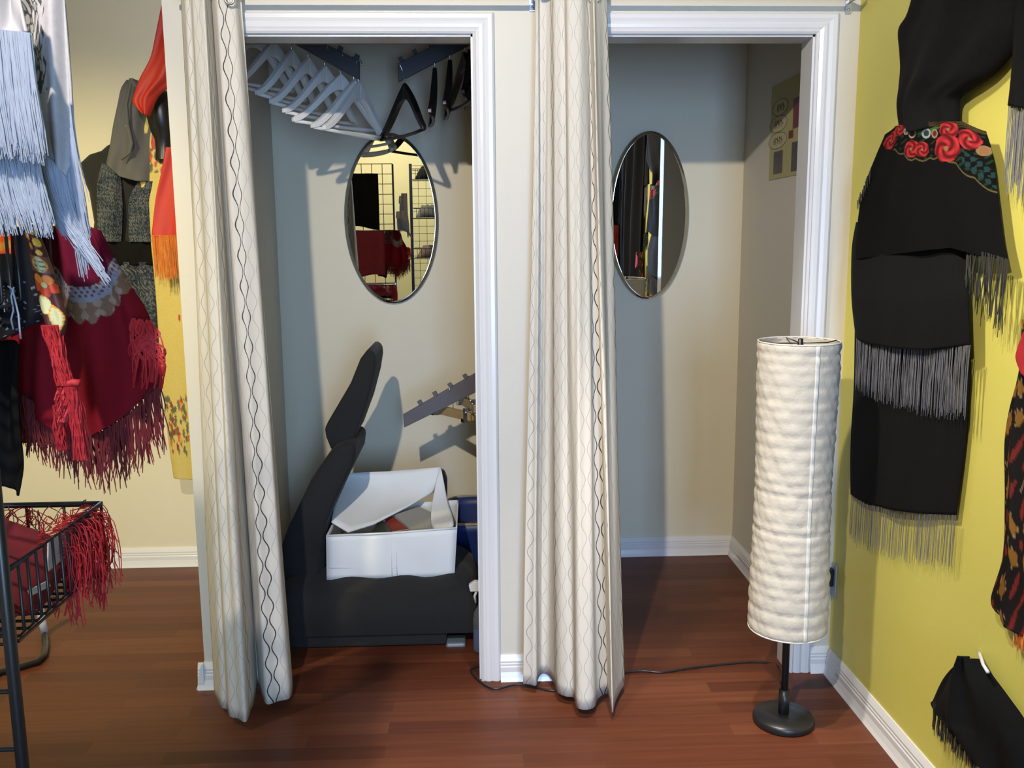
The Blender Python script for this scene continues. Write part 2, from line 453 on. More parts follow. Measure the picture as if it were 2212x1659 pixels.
curtain('cream curtain with dark wavy lines gathered at the left side of left doorway',
        [(464,1503),(478,1527),(491,1532),(497,1547),(515,1552),(531,1559),(541,1535),(551,1508),(558,1480),(566,1503),(577,1521),(602,1514),(626,1507),(632,1480),(636,1450)],
        [392,401,412,418,430,440,446,452,456,461,470,487,506,516,521], (.16, -.09, 0), [497], 10.7)
curtain('cream wavy-lined curtain gathered between the two doorways',
        [(1130,1476),(1144,1478),(1158,1480),(1163,1464),(1172,1455),(1185,1459),(1197,1475),(1205,1495),(1222,1504),(1240,1507),(1247,1528),(1265,1533),(1283,1527),(1292,1508),(1312,1498),(1318,1520),(1323,1539),(1328,1518),(1337,1497),(1349,1478)],
        [1157,1159,1162,1165,1172,1180,1188,1196,1207,1218,1226,1240,1256,1264,1272,1276,1281,1286,1297,1309], (1.2, -.1, 0), [1283], 6.6)

# ================================================================== left cubicle
# sloping hook rails (plank arms with pegs)
def rail(label, tip_t, tip_b, far_t, far_b, pegs, mat, Y=.70):
    P = [aY(*q, Y) for q in (tip_t, far_t, far_b, tip_b)]
    t = thing('hanger_rail', label, 'hanger rail', (P[0].x, Y, P[3].z))
    MB().prism([(p.x, p.z) for p in P], Y, Y+.019).build('plank', mat, t, bevel=.002)
    d = (P[1]-P[0]).normalized(); n = Vector((-d.z, 0, d.x)); n = n if n.z > 0 else -n
    for px in pegs:
        f = (aY(px, 120 if tip_t[1] < 400 else 850, Y).x-P[0].x)/(P[1].x-P[0].x); c = P[0].lerp(P[1], f)
        mb = MB(); q = [c-d*.008, c+d*.008, c+d*.008+n*.017, c-d*.008+n*.017]
        mb.prism([(a.x, a.z) for a in q], Y-.004, Y+.014).build('peg', mat, t)
    return P
# hanger_rail in the upper left runs from the left wall to the middle
lw = .058
r1 = rail('dark slate plank rail sloping from upper left, carrying white hangers', (776,131), (776,172), (520,2), (520,30), [700,733,768,668], 'slate')
r2 = rail('dark slate plank rail in upper right of left cubicle, carrying black hangers', (860,137), (860,177), (1100,12), (1100,52), [868,899,932], 'slate')
r3 = rail('grey plank rail low on the right inside left cubicle, carrying trouser hangers', (871,896), (873,924), (1100,764), (1100,812), [909,942,975,1008], 'slatewarm')

def make_hanger(name, mat, label, half=.21, drop=.155, group=None):
    t = thing(name, label, 'hanger', (0, 0, 0), group); LOCAL.add(t.name)
    # hook (opening at +y side), origin = inside top of hook
    pts = [(.0, -.017*math.cos(a)-.0, -.017+.017*math.sin(a)+.0) for a in [(-.15+1.25*i/10)*PI for i in range(11)]]
    pts = [Vector((0, y, z)) for _, y, z in pts]
    stem = [Vector((0, .008, -.04)), Vector((0, 0, -.052)), Vector((0, 0, -.112))]
    pts = [Vector((0, .017*math.cos(a), -.017+.017*math.sin(a))) for a in [(1.15-1.35*i/12)*PI for i in range(13)]]+stem
    MB().tube(pts, .0017, 6).build('hook', 'chrome', t)
    for sgn in (-1, 1):
        mb = MB(); L = 14; ring = []
        for i in range(L+1):
            f = i/L; x = sgn*half*f; z = -.112-drop*(.45*f+.55*f*f*(3-2*f))+.010*max(0, f-.85); y = .022*f*f
            hw = .0165*(1-f)+.0105*f+.013*math.exp(-f*7); th = .0075+.004*math.sin(f*PI)
            if f > .94: hw *= .7
            ring += [(x, y-th, z-hw), (x, y+th, z-hw), (x, y+th, z+hw), (x, y-th, z+hw)]
        fs = [(0, 1, 2, 3), tuple(L*4+q for q in (3, 2, 1, 0))]
        for i in range(L):
            for q in range(4): fs.append((i*4+q, (i+1)*4+q, (i+1)*4+(q+1) % 4, i*4+(q+1) % 4))
        mb.add(ring, fs); mb.build('shoulder', mat, t, bevel=.002)
    zb = -.112-drop-.002
    MB().tube([(-half*.97, .020, zb), (-half*.5, .012, zb-.004), (0, .008, zb-.005), (half*.5, .012, zb-.004), (half*.97, .020, zb)], .0062, 10).build('trouser_bar', mat, t)
    return t
HZ = Vector((0, 0, 1))
def rail_at(P, px, py, Y=.70): # a hook rests over the plank's upper edge
    x = aY(px, py, Y).x; f = (x-P[0].x)/(P[1].x-P[0].x); c = P[0].lerp(P[1], f)
    return Vector((c.x, Y+.005, c.z+.003))
wh = make_hanger('white_hanger', 'whitewood', 'x', group='white wooden hangers on upper left rail')
wspec = [(772,125,66,'white wooden hanger at the low end of upper left rail, nearest the black one'),
         (762,120,57,'white wooden hanger second from the low end of left rail'),
         (733,110,49,'white wooden hanger third from the low end of left rail, widest in view'),
         (699,95,60,'white wooden hanger hanging mid rail below the slate plank'),
         (663,80,66,'white wooden hanger just left of the middle of its rail'),
         (627,60,70,'white wooden hanger beside the shaded part of left cubicle wall'),
         (588,45,64,'white wooden hanger second from the left curtain'),
         (548,30,58,'white wooden hanger closest to the left curtain')]
for i, (px, py, a, lb) in enumerate(wspec):
    q = rail_at(r1, px, py); r = (0, 0, math.radians(a))
    if i == 0: wh.location = q; wh.rotation_euler = r; wh['label'] = lb
    else: dup(wh, q, r, lb)
bh = make_hanger('black_hanger', 'blackwood', 'x', group='black wooden hangers on upper right rail')
bspec = [(873,135,118,'black wooden hanger seen open above the left oval mirror'),
         (938,105,92.5,'black wooden hanger seen edge-on, second on the right rail'),
         (971,85,91.3,'black wooden hanger seen edge-on, third on the right rail'),
         (1003,70,106,'black wooden hanger turned slightly, last but one by the white casing'),
         (1014,62,89,'black wooden hanger partly behind the white casing')]
for i, (px, py, a, lb) in enumerate(bspec):
    q = rail_at(r2, px, py); r = (0, 0, math.radians(a))
    if i == 0: bh.location = q; bh.rotation_euler = r; bh['label'] = lb
    else: dup(bh, q, r, lb)
# clip hangers for trousers on the low rail
def make_clip_hanger(label):
    t = thing('trouser_hanger', label, 'hanger', (0, 0, 0), 'wooden trouser hangers on the low rail'); LOCAL.add(t.name)
    pts = [Vector((0, .017*math.cos(a), -.017+.017*math.sin(a))) for a in [(1.15-1.35*i/12)*PI for i in range(13)]]+[Vector((0, .01, -.04)), Vector((0, 0, -.05)), Vector((0, 0, -.095))]
    MB().tube(pts, .0017, 6).build('hook', 'chrome', t)
    for y in (-.008, .008):
        MB().box((-.12, y-.006, -.125), (.12, y+.006, -.093)).build('clamp_bar', 'goldwood', t, bevel=.003)
    for x in (-.1, .1):
        MB().box((x-.012, -.019, -.13), (x+.012, .019, -.088)).box((x-.006, -.024, -.095), (x+.006, .024, -.075)).build('clip', 'chrome', t, bevel=.002)
        MB().box((x-.03, -.016, -.134), (x-.015, .016, -.12)).build('pad', 'blackwood', t)
    return t
ch = make_clip_hanger('wooden trouser clamp hanger nearer the end of low grey rail')
ch.location = rail_at(r3, 978, 840); ch.rotation_euler = (0, 0, math.radians(-52))
dup(ch, rail_at(r3, 1012, 825), (0, 0, math.radians(-74)), 'wooden trouser clamp hanger beside the casing on low grey rail')

# oval mirrors
def oval(label, c, hw, hh, rz, rx):
    t = thing('oval_mirror', label, 'mirror', c); LOCAL.add(t.name); t.rotation_euler = (rx, 0, rz)
    n = 96; ring = lambda k, y: [(hw*k*math.cos(2*PI*i/n), y, hh*k*math.sin(2*PI*i/n)) for i in range(n)]
    kx = 1-.014/hw
    inner = [((hw-.014)*math.cos(2*PI*i/n), -.005, (hh-.014)*math.sin(2*PI*i/n)) for i in range(n)]
    MB().add(inner, [tuple(range(n))]).build('mirror_glass', 'mirror', t, smooth=False)
    vs = inner+ring(1, -.0042)+ring(1, .001)
    mb = MB().add(vs, [(i, (i+1) % n, (i+1) % n+n, i+n) for i in range(n)]+[(i+n, (i+1) % n+n, (i+1) % n+2*n, i+2*n) for i in range(n)])
    mb.build('bevelled_edge', 'mirroredge', t, smooth=True)
    MB().add(ring(.9, .006)+ring(.9, .0), [tuple(range(n))[::-1], tuple(range(n, 2*n))]+[(i, (i+1) % n, (i+1) % n+n, i+n) for i in range(n)]).build('backing', 'slate', t)
    return t
oval('oval mirror reflecting the bright yellow shop, in left cubicle', (.545, D-.013, 1.519), .199, .357, math.radians(.45), math.radians(.5))
oval('dark oval mirror reflecting black garments, in right cubicle', (1.645, D-.02, 1.524), .172, .355, math.radians(0), math.radians(1.0))

# folding lounge chair: seat block and tilted back panel
SY = .30
t = thing('lounge_chair', 'black fabric lounge chair with a tall tilted back, in left cubicle', 'chair', (.6, .5, 0))
def rounded(pl, Y0, Y1, name, mat, par, bev=.02, extra=0):
    P = [aY(x, y, (Y0+Y1)/2) for x, y in pl]
    mb = MB().prism([(p.x, p.z) for p in P], Y0, Y1)
    return mb.build(name, mat, par, bevel=bev, smooth=True)
rounded([(803,745),(812,747),(819,756),(820,772),(815,805),(800,862),(777,925),(768,940),(752,962),(735,962),(726,950),(717,928),(714,910),(721,895),(737,868),(768,815),(788,765)], .44, .72, 'headrest', 'blackfab', t)
rounded([(769,936),(781,945),(778,976),(761,1010),(737,1060),(721,1100),(712,1150),(707,1190),(706,1330),(628,1330),(620,1250),(619,1195),(621,1165),(640,1112),(688,1012),(718,968),(738,945)], .36, .68, 'backrest', 'blackfab', t, .025)
zs = aY(850, 1248, SY).z
seat = MB()
xs0, xs1 = aY(604, 1300, SY).x, aY(1022, 1300, SY).x
nx, ny = 24, 12
def seat_pt(i, j, top):
    x = xs0+(xs1-xs0)*i/nx; y = SY-.06+.42*j/ny
    ed = min(i/nx, 1-i/nx)*nx; fr = min(j/ny, 1-j/ny)*ny
    if not top: return Vector((x, y, .055))
    z = zs-.028*max(0, 1-ed/2.5)**2-.03*max(0, 1-fr/2)**2+.006*math.sin(i*.9)+.004*math.sin(j*1.3+i*.4)+(.012 if i > 18 else 0)*math.sin((i-18)/6*PI)
    return Vector((x, y, z))
seat.grid(lambda i, j: seat_pt(i, j, True), nx, ny)
seat.grid(lambda i, j: seat_pt(nx-i, j, False), nx, ny)
def wall_strip(f, n, nz=6):
    def P(i, k):
        a, b = f(i); q = b.lerp(a, k/nz); s_ = math.sin(PI*k/nz)*.02
        c = Vector(((xs0+xs1)/2, SY+.15, 0)); d = Vector((q.x-c.x, q.y-c.y, 0)).normalized()
        return q+d*s_
    seat.grid(P, n, nz)
wall_strip(lambda i: (seat_pt(i, 0, True), seat_pt(i, 0, False)), nx)
wall_strip(lambda i: (seat_pt(nx-i, ny, True), seat_pt(nx-i, ny, False)), nx)
wall_strip(lambda i: (seat_pt(nx, i, True), seat_pt(nx, i, False)), ny)
wall_strip(lambda i: (seat_pt(0, ny-i, True), seat_pt(0, ny-i, False)), ny)
seat.build('seat', 'blackfab2', t, smooth=True)
MB().box((xs0+.02, SY-.045, .004), (aY(965, 1400, SY).x, SY+.34, .058)).build('base', 'blackfab2', t, bevel=.01)
fp = aY(985, 1392, SY-.02)
MB().box((fp.x-.035, SY-.055, fp.z-.008), (fp.x+.035, SY+.02, fp.z+.02)).build('foot', 'greyplastic', t, bevel=.008)
P = [(945,1012),(960,1016),(966,1035),(966,1075),(962,1100),(940,1100)]
rounded(P, .70, .76, 'arm_panel', 'blackfab', t, .012)

# white fabric box, open, on the seat
BY0, BY1 = .31, .66
def pz(x, y, Y): q = aY(x, y, Y); return q
fl, frr = aY(707, 1248, BY0), aY(980, 1241, BY0); tl, tr = aY(706, 1157, BY0), aY(986, 1140, BY0)
t = thing('storage_box', 'white fabric storage box with propped lid on the black chair seat', 'box', (.6, .48, zs))
mb = MB(); dY = BY1-BY0; th = .006
fl.z = zs-.006; frr.z = zs-.006
for a, b, c, d in ((fl, frr, tr, tl),):
    def P(i, j, a=a, b=b, c=c, d=d):
        u, v = i/20, j/8; q = a.lerp(b, u).lerp(d.lerp(c, u), v)
        q.y += -.006*math.sin(PI*v)*math.sin(PI*u)+.002*math.sin(9*u+5*v); q.z -= .004*math.sin(PI*u)*v; return q
    mb.grid(P, 20, 8)
bo = Vector((0, dY, 0))
def side(a, d): return lambda i, j: (a.lerp(a+bo, i/8)).lerp(d.lerp(d+bo, i/8), j/8)
mb.grid(side(frr, tr), 8, 8); mb.grid(lambda i, j: side(fl, tl)(8-i, j), 8, 8)
mb.grid(lambda i, j: (fl+bo).lerp(frr+bo, 1-i/8).lerp((tl+bo).lerp(tr+bo, 1-i/8), j/8), 8, 8)
mb.grid(lambda i, j: fl.lerp(frr, i/8).lerp(fl+bo, 0)+bo*(j/8)+Vector((0, 0, .006)), 8, 8)
mb.build('body', 'whitefab', t, solid=.005)
rim = MB().tube([tl+Vector((0, -.002, 0)), tl.lerp(tr, .5)+Vector((0, -.003, -.004)), tr+Vector((0, -.002, 0))], .004, 8).build('rim_piping', 'whitefab', t)
# seams framing the label window on the front
sx = [aY(845, 1180, BY0-.008).x, aY(856, 1180, BY0-.008).x]
mb = MB()
for x in sx: mb.tube([(x, BY0-.0075, fl.z+.012), (x, BY0-.0085, (fl.z+tl.z)/2), (x, BY0-.004, tl.z-.004)], .0012, 6)
mb.tube([(fl.x+.01, BY0-.003, fl.z+.045), (sx[0], BY0-.0075, fl.z+.043), (sx[1], BY0-.008, fl.z+.042)], .001, 6)
mb.build('stitched_seam', 'whitefab', t)
# lid: hinged at the rear edge, leaning up and sagging forwards on the left
LT = [aY(x, y, .68) for x, y in [(736,1023),(790,1020),(840,1018),(895,1014),(950,1009)]]
LM = [aY(x, y, Y) for x, y, Y in [(728,1060,.62),(775,1075,.60),(830,1078,.61),(895,1062,.63),(948,1035,.67)]]
LB = [aY(x, y, Y) for x, y, Y in [(716,1128,.42),(752,1150,.38),(806,1133,.44),(885,1092,.56),(938,1062,.66)]]
def lid(i, j):
    u = i/24*4; k = min(int(u), 3); f = u-k; v = j/12
    g = lambda A: A[k].lerp(A[k+1], f)
    a, b, c = g(LT), g(LM), g(LB); return a*(1-v)**2+(b*2-(a+c)*.5)*2*v*(1-v)+c*v*v
MB().grid(lid, 24, 12).build('lid', 'whitefab', t, solid=.006)
wl = [aY(x, y, Y) for x, y, Y in [(952,1008,.68),(957,1030,.66),(965,1080,.62),(976,1110,.56),(983,1138,.33)]]
wr_ = [aY(x, y, Y) for x, y, Y in [(946,1020,.68),(940,1055,.64),(932,1090,.56),(930,1125,.46),(934,1143,.36)]]
MB().grid(lambda i, j: wl[j].lerp(wr_[j], i/5), 5, 4).build('corner_flap', 'whitefab', t, solid=.004, sub=1)

def slab(name, label, cat, pts, Y, mat, th, edge=None, group=None):
    P = [aY(x, y, yy) for (x, y), yy in zip(pts, Y)]
    c = sum(P, Vector())/len(P); t = thing(name, label, cat, c, group)
    n = (P[1]-P[0]).cross(P[2]-P[0]).normalized(); n = n if n.z > 0 else -n
    k = len(P); vs = P+[p-n*th for p in P]
    MB().add(vs, [tuple(range(k)), tuple(range(k, 2*k))[::-1]]+[(i, (i+1) % k, (i+1) % k+k, i+k) for i in range(k)]).build('cover', mat, t)
    if edge:
        vs = [p-n*(th*.25)+(p-c)*.012 for p in P]+[p-n*(th*.75)+(p-c)*.012 for p in P]
        MB().add(vs, [tuple(range(k)), tuple(range(k, 2*k))[::-1]]+[(i, (i+1) % k, (i+1) % k+k, i+k) for i in range(k)]).build('pages', edge, t)
slab('magazine', 'red printed magazine tucked in the white box', 'magazine', [(828,1108),(852,1118),(882,1142),(830,1150),(812,1130)], [.56,.52,.44,.44,.52], 'redmag', .006, 'whitepaper')
slab('catalogue', 'dark catalogue at the left inside the white box', 'catalogue', [(822,1122),(845,1140),(840,1156),(794,1160)], [.5,.44,.38,.4], 'darkmag', .006, 'whitepaper')
slab('grey_pad', 'folded grey pad lying inside the white box beside red magazine', 'pad', [(853,1112),(905,1094),(936,1108),(940,1140),(887,1143)], [.52,.60,.55,.44,.43], 'greysilk', .022)

# blue recycling tub behind the box
BC = Vector((.905, .905, 0)); t = thing('recycling_tub', 'blue plastic tub standing in the back right of left cubicle', 'tub', BC)
def se(a, hx, hy, e=.55):
    c, s_ = math.cos(a), math.sin(a)
    return hx*math.copysign(abs(c)**e, c), hy*math.copysign(abs(s_)**e, s_)
def tub(z0, z1, h0, h1, n=48, inset=0):
    mb = MB(); L = 8; ring = []
    for k in range(L+1):
        f = k/L
        for i in range(n):
            x, y = se(2*PI*i/n, h0[0]+(h1[0]-h0[0])*f-inset, h0[1]+(h1[1]-h0[1])*f-inset); ring.append((BC.x+x, BC.y+y, z0+(z1-z0)*f))
    fs = [(k*n+i, k*n+(i+1) % n, (k+1)*n+(i+1) % n, (k+1)*n+i) for k in range(L) for i in range(n)]+[tuple(range(n))[::-1]]
    return mb.add(ring, fs, True)
tub(0.001, .305, (.12, .16), (.155, .205)).build('body', 'blueplastic', t, solid=.005)
MB().tube([(BC.x+x, BC.y+y, .305) for x, y in [se(2*PI*i/64, .156, .206) for i in range(64)]], .0055, 8, True).build('rim', 'rimgrey', t)
t = thing('paper_bag', 'crumpled brown paper bag inside the blue tub', 'bag', (.92, .80, .2))
mb = MB(); rr = random.Random(4)
mb.grid(lambda i, j: Vector((.82+.2*i/8, .74+.14*j/6, .262+rr.uniform(-.02, .025)-.02*abs(i-4)/4)), 8, 6)
mb.build('bag_sheet', 'brownpaper', t, solid=.004)

# spray bottle beside the chair
BP = Vector((.908, .205, 0)); t = thing('spray_bottle', 'clear spray bottle with white trigger beside the casing', 'bottle', BP)
MB().lathe([(.0, .001), (.034, .001), (.037, .01), (.037, .12), (.034, .145), (.022, .165), (.013, .185), (.013, .20)], BP, 32, 1, .8, False).build('bottle_body', 'bottle', t)
MB().lathe([(.0, .004), (.032, .004), (.034, .012), (.034, .085), (.0, .085)], BP, 32, 1, .8, False).build('liquid', 'liquid', t)
MB().lathe([(.015, .195), (.015, .215), (.011, .218), (.011, .228)], BP, 24).build('cap', 'whitepaper', t)
h = MB().prism([(BP.x-.045, .225), (BP.x+.03, .225), (BP.x+.034, .24), (BP.x+.02, .258), (BP.x-.03, .262), (BP.x-.05, .248)], BP.y-.011, BP.y+.011)
h.build('trigger_head', 'white', t, bevel=.003)
MB().tube([(BP.x-.022, BP.y, .226), (BP.x-.03, BP.y, .205), (BP.x-.026, BP.y, .18)], [.005, .0045, .003], 8).build('trigger', 'white', t)

# ================================================================== right cubicle: poster, lamp, outlet
PX = W-.003
t = thing('wall_poster', 'pale yellow poster with round stickers and photos inside right cubicle', 'poster', aX(1700, 290, W))
A, B = aX(1672, 186, PX), aX(1658, 390, PX)
y1, y0, zt_, zb = (A.y+B.y)/2+.005, .22, A.z+.0, B.z
MB().box((W, y0, zb), (PX, y1, zt_)).build('sheet', 'posterpaper', t)
def pq(name, x0, yt, x1, yb, mat, d=.0035):
    a, b = aX(x0, yt, W-d), aX(x1, yb, W-d)
    MB().box((W-.003, a.y, a.z), (W-d-.0006, b.y, b.z)).build(name, mat, t)
pq('photo', 1715, 213, 1742, 268, 'posterred'); pq('photo', 1711, 308, 1741, 364, 'posterdark'); pq('photo', 1672, 329, 1689, 373, 'posterdark')
pq('photo', 1704, 283, 1713, 297, 'posterred')
for (cx, cy, w_, h_) in ((1686, 232, 16, 17), (1682, 268, 18, 17), (1680, 304, 19, 17)):
    a = aX(cx-w_, cy, W-.0036); b = aX(cx+w_, cy, W-.0036); cc = (a+b)/2; hy = abs(a.y-b.y)/2
    hz = abs(aX(cx, cy-h_, W).z-aX(cx, cy+h_, W).z)/2
    el = lambda k, x: [(x, cc.y+hy*k*math.cos(2*PI*i/40), cc.z+hz*k*math.sin(2*PI*i/40)) for i in range(40)]
    o = MB().add(el(1, W-.0036)+el(1, W-.003), [tuple(range(40))]+[(i, (i+1) % 40, (i+1) % 40+40, i+40) for i in range(40)]).build('sticker', 'posteroval', t)
    MB().tube(el(1, W-.0038), .0012, 4, True).build('outline', 'posterink', o)
    mb = MB()
    for q in range(5):                                         # unreadable printed word
        yy = cc.y+hy*(.42-.2*q); mb.box((W-.0036, yy-.006, cc.z-.014), (W-.0043, yy-.001, cc.z+.014))
        mb.box((W-.0036, yy-.018, cc.z-.004+.008*(q % 2)), (W-.0043, yy-.002, cc.z+.002+.008*(q % 2)))
    mb.build('printed_word', 'posterink', o)

t = thing('power_outlet', 'wall outlet with a dark plug low on yellow wall beside the lamp', 'outlet', aX(1799, 1252, W))
a = aX(1799, 1252, W-.004); zc_ = a.z; yc_ = a.y+.012
MB().box((W, yc_-.035, zc_-.057), (W-.005, yc_+.035, zc_+.057)).build('cover_plate', 'outlet', t, bevel=.002)
MB().box((W-.004, yc_-.024, zc_-.022), (W-.036, yc_+.0, zc_+.04)).build('plug', 'blackmetal', t, bevel=.006)

LX, LY = 1.797, -.32
LB0 = aY(1702, 1390, LY-.11).z+.0; LT0 = aY(1722, 737, LY).z
t = thing('floor_lamp', 'floor lamp with tall white rice-paper cylinder shade by yellow wall', 'lamp', (LX, LY, 0))
MB().lathe([(0, 0), (.086, 0), (.089, .006), (.089, .018), (.084, .026), (.03, .029), (.0, .03)], (LX, LY, 0), 64).build('base', 'blackmetal', t)
MB().tube([(LX, LY, .025), (LX, LY, LT0-.02)], .0105, 16).build('pole', 'blackmetal', t)
MB().tube([(LX, LY, .03), (LX, LY, .105)], .0155, 16).build('pole_collar', 'blackmetal', t)
mb = MB(); n = 96; L = 120; prof = []; rr = random.Random(5)
rings = 25; tilt = [(rr.uniform(-.014, .014), rr.uniform(0, 6)) for _ in range(rings+2)]
dents = [(rr.uniform(0, 2*PI), rr.uniform(0, 1), rr.uniform(.05, .16), rr.uniform(.01, .03), rr.uniform(-.0035, .0015)) for _ in range(150)]
edges = [0.0]
for q in range(rings): edges.append(edges[-1]+rr.uniform(.65, 1.35))
edges = [e/edges[-1]*rings for e in edges]
def ring_at(f):
    g = f*rings
    for q in range(rings):
        if g <= edges[q+1] or q == rings-1: return q, min(1, (g-edges[q])/(edges[q+1]-edges[q]))
def shade_pt(i, k, rad=1.0):
    a = 2*PI*i/n; f = k/L; z = LB0+(LT0-LB0)*f
    r = .1095+.0035*math.cos(2*PI*f*1.0)
    q, fr = ring_at(f)
    r -= (.0032+.0010*math.sin(q*1.7))*(1-abs(math.sin(PI*fr))**.6)+.0012*math.sin(a*9+q*2.1)*math.sin(PI*fr)+.0007*math.sin(a*23+q*4.3+fr*3)
    for da, dz, wa, wz, am in dents:
        d = (a-da+PI) % (2*PI)-PI
        if abs(d) < wa*2 and abs(f-dz) < wz*2: r += am*math.exp(-(d/wa)**2-((f-dz)/wz)**2)
    zz = z+((tilt[q][0]*(1-fr)+tilt[q+1][0]*fr)*math.sin(a*1.5+.8)*math.sin(PI*min(1, f*12))*math.sin(PI*min(1, (1-f)*12)) if 0 < k < L else 0)
    return Vector((LX+r*rad*math.cos(a), LY+r*rad*math.sin(a), zz))
mb.add([shade_pt(i, k) for k in range(L+1) for i in range(n)], [(k*n+i, k*n+(i+1) % n, (k+1)*n+(i+1) % n, (k+1)*n+i) for k in range(L) for i in range(n)], True)
sh = mb.build('lamp_shade', 'paper', t, solid=.0015)
mb = MB(); a0 = math.atan2(-1, .12); L2 = 120
def strip(i, k):
    a = a0+(-.055+.11*i/3); f = k/L2; q = shade_pt((a/(2*PI)*n) % n, f*L, 1.008); return q
mb.grid(strip, 3, L2).build('seam_strip', 'paperstrip', sh, solid=.001)
for z in (LB0, LT0):
    MB().tube([(LX+.111*math.cos(2*PI*i/64), LY+.111*math.sin(2*PI*i/64), z) for i in range(64)], .0022, 8, True).build('rim_wire', 'paperstrip', sh)
mb = MB()
for s_ in (-1, 1):
    mb.tube([(LX+s_*.107, LY, LT0+.001), (LX+s_*.075, LY-.01, LT0-.004), (LX, LY-.012, LT0-.004)], .0018, 6)
mb.tube([(LX, LY+.107, LT0-.001), (LX, LY-.012, LT0-.004)], .0018, 6)
mb.build('spider_frame', 'blackmetal', t)
MB().lathe([(0, 0), (.009, 0), (.009, .006), (.007, .008), (.007, .022), (0, .024)], (LX, LY-.012, LT0-.014), 16).build('finial', 'blackmetal', t)
cp = [(LX-.01, LY+.005, .12)]+[tuple(aZ(x, y, .005)) for x, y in [(1684,1440),(1640,1430),(1580,1433),(1500,1442),(1430,1452),(1370,1450)]]+[(1.2, -.04, .005), (1.13, -.1, .005)]+[tuple(aZ(x, y, .005)) for x, y in [(1125,1478),(1070,1488),(1040,1474),(1018,1450),(1030,1440)]]+[(.97, .11, .005)]
K = len(cp); pts = []
for i in range(K-1):
    for s_ in range(6): pts.append(cat4(cp[max(i-1, 0)], cp[i], cp[i+1], cp[min(i+2, K-1)], s_/6))
MB().tube(pts, .0035, 8).build('power_cord', 'blackmetal', t)

# ================================================================== garments on the yellow wall
def rose(u, v, cu, cv, r, c0, c1, asp=1.0):
    du, dv = (u-cu)*asp, v-cv; d = math.hypot(du, dv)
    if d > r: return None
    a = math.atan2(dv, du); pet = math.sin(a*5+d/r*6)
    f = .5+.5*pet*(d/r); f *= 1-.5*(d/r)**6
    return tuple(x+(y-x)*f for x, y in zip(c0, c1))
BK = (.0042, .0041, .0040)
EDGE = [(0, .17), (.12, .20), (.3, .24), (.42, .29), (.55, .285), (.66, .26), (.76, .31), (.85, .40), (1, .53)]
def edge_v(u):
    for (a, b), (c_, d) in zip(EDGE, EDGE[1:]):
        if u <= c_: return b+(d-b)*(u-a)/(c_-a)
    return EDGE[-1][1]
def floral_black(u, v):
    c = BK; e = edge_v(u)+.022*abs(math.sin(u*PI*9))-.01
    if abs(v-e) < .006 and u > .2: c = (.10, .08, .03)
    if .05 < v < e-.01:
        w = math.sin(u*55+2*math.sin(v*40))*math.sin(v*70+u*20)
        if w > .62: c = (.012, .030, .012)
        if w < -.82: c = (.035, .03, .012)
    if abs(v-(.035+.06*math.sin(min(1, max(0, (u-.25)/.45))*PI))) < .015 and .27 < u < .68: c = (.045, .12, .03)
    if u > .36 and v < .05+.03*(u-.4):
        c = (.05, .036, .013) if math.sin(u*45+v*120)*math.sin(v*160+u*30) > -.1 else (.016, .012, .006)
    for q in ((.40,.10,.036,(.30,.26,.20),(.15,.03,.03)),(.52,.105,.036,(.30,.32,.30),(.02,.04,.05)),(.60,.11,.034,(.26,.2,.14),(.14,.02,.02)),(.33,.08,.028,(.3,.3,.26),(.1,.1,.1)),(.96,.235,.045,(.22,.14,.06),(.26,.11,.05))):
        d = math.hypot((u-q[0])*.95, v-q[1])
        if d < q[2]: c = q[3] if d > q[2]*.62 else q[4]
    if u > .82 and edge_v(u)-.16 < v < edge_v(u)-.03 and math.sin(u*90)*math.sin(v*80) > .1: c = (.012, .04, .045)
    for cu, cv, r in ((.73,.08,.075),(.24,.055,.065),(.13,.135,.085),(.40,.21,.066),(.49,.215,.055),(.88,.145,.082),(.71,.21,.10)):
        d = math.hypot((u-cu)*.95, v-cv)
        if d < r:
            a = math.atan2(v-cv, (u-cu)); f = d/r
            k = .5+.5*math.sin(a*3+f*9+cu*20); k = k*(.55+.45*math.sin(f*8+1)**2)
            if f > .93 and math.sin(a*7) < .2: continue
            lo, hi = (.10, .006, .010), (.50, .035, .035); c = tuple(x+(y-x)*k for x, y in zip(lo, hi))
            if f < .16: c = (.25, .13, .05)
    return c
XW = ('X', W)
def hook_nail(label, px, py):
    c = aX(px, py, W-.02); t = thing('wall_hook', label, 'hook', c)
    MB().lathe([(0, 0), (.011, 0), (.011, .004), (0, .005)], (0, 0, 0), 20).build('plate', 'steel', t)
    return t
garw = thing('black_wrap', 'black wrap draped high on yellow wall above the rose-printed shawl', 'shawl', aX(2010, 60, W))
cloth('wrap_body', [[(1990,-40),(2110,-45),(2235,-50)],[(1968,30),(2100,25),(2233,20)],[(1948,64),(2090,75),(2230,60)],[(1949,112),(2080,120),(2190,118)],[(1950,150),(2060,165),(2152,160)],[(1948,188),(2040,200),(2106,190)],[(1947,226),(2020,235),(2080,214)],[(1957,275),(2020,285),(2078,262)]],
      XW, 'blackcloth', garw, 40, 50, .010, 2.2, .5, bulge=.055, off=.02)
hk = aX(2015, 250, W-.06)
MB().lathe([(0, -.07), (.03, -.065), (.045, -.02), (.042, .03), (.03, .06), (0, .065)], aX(1988, 236, W-.05), 32, .5, 1, False).build('neck_form', 'blacksheen', garw)

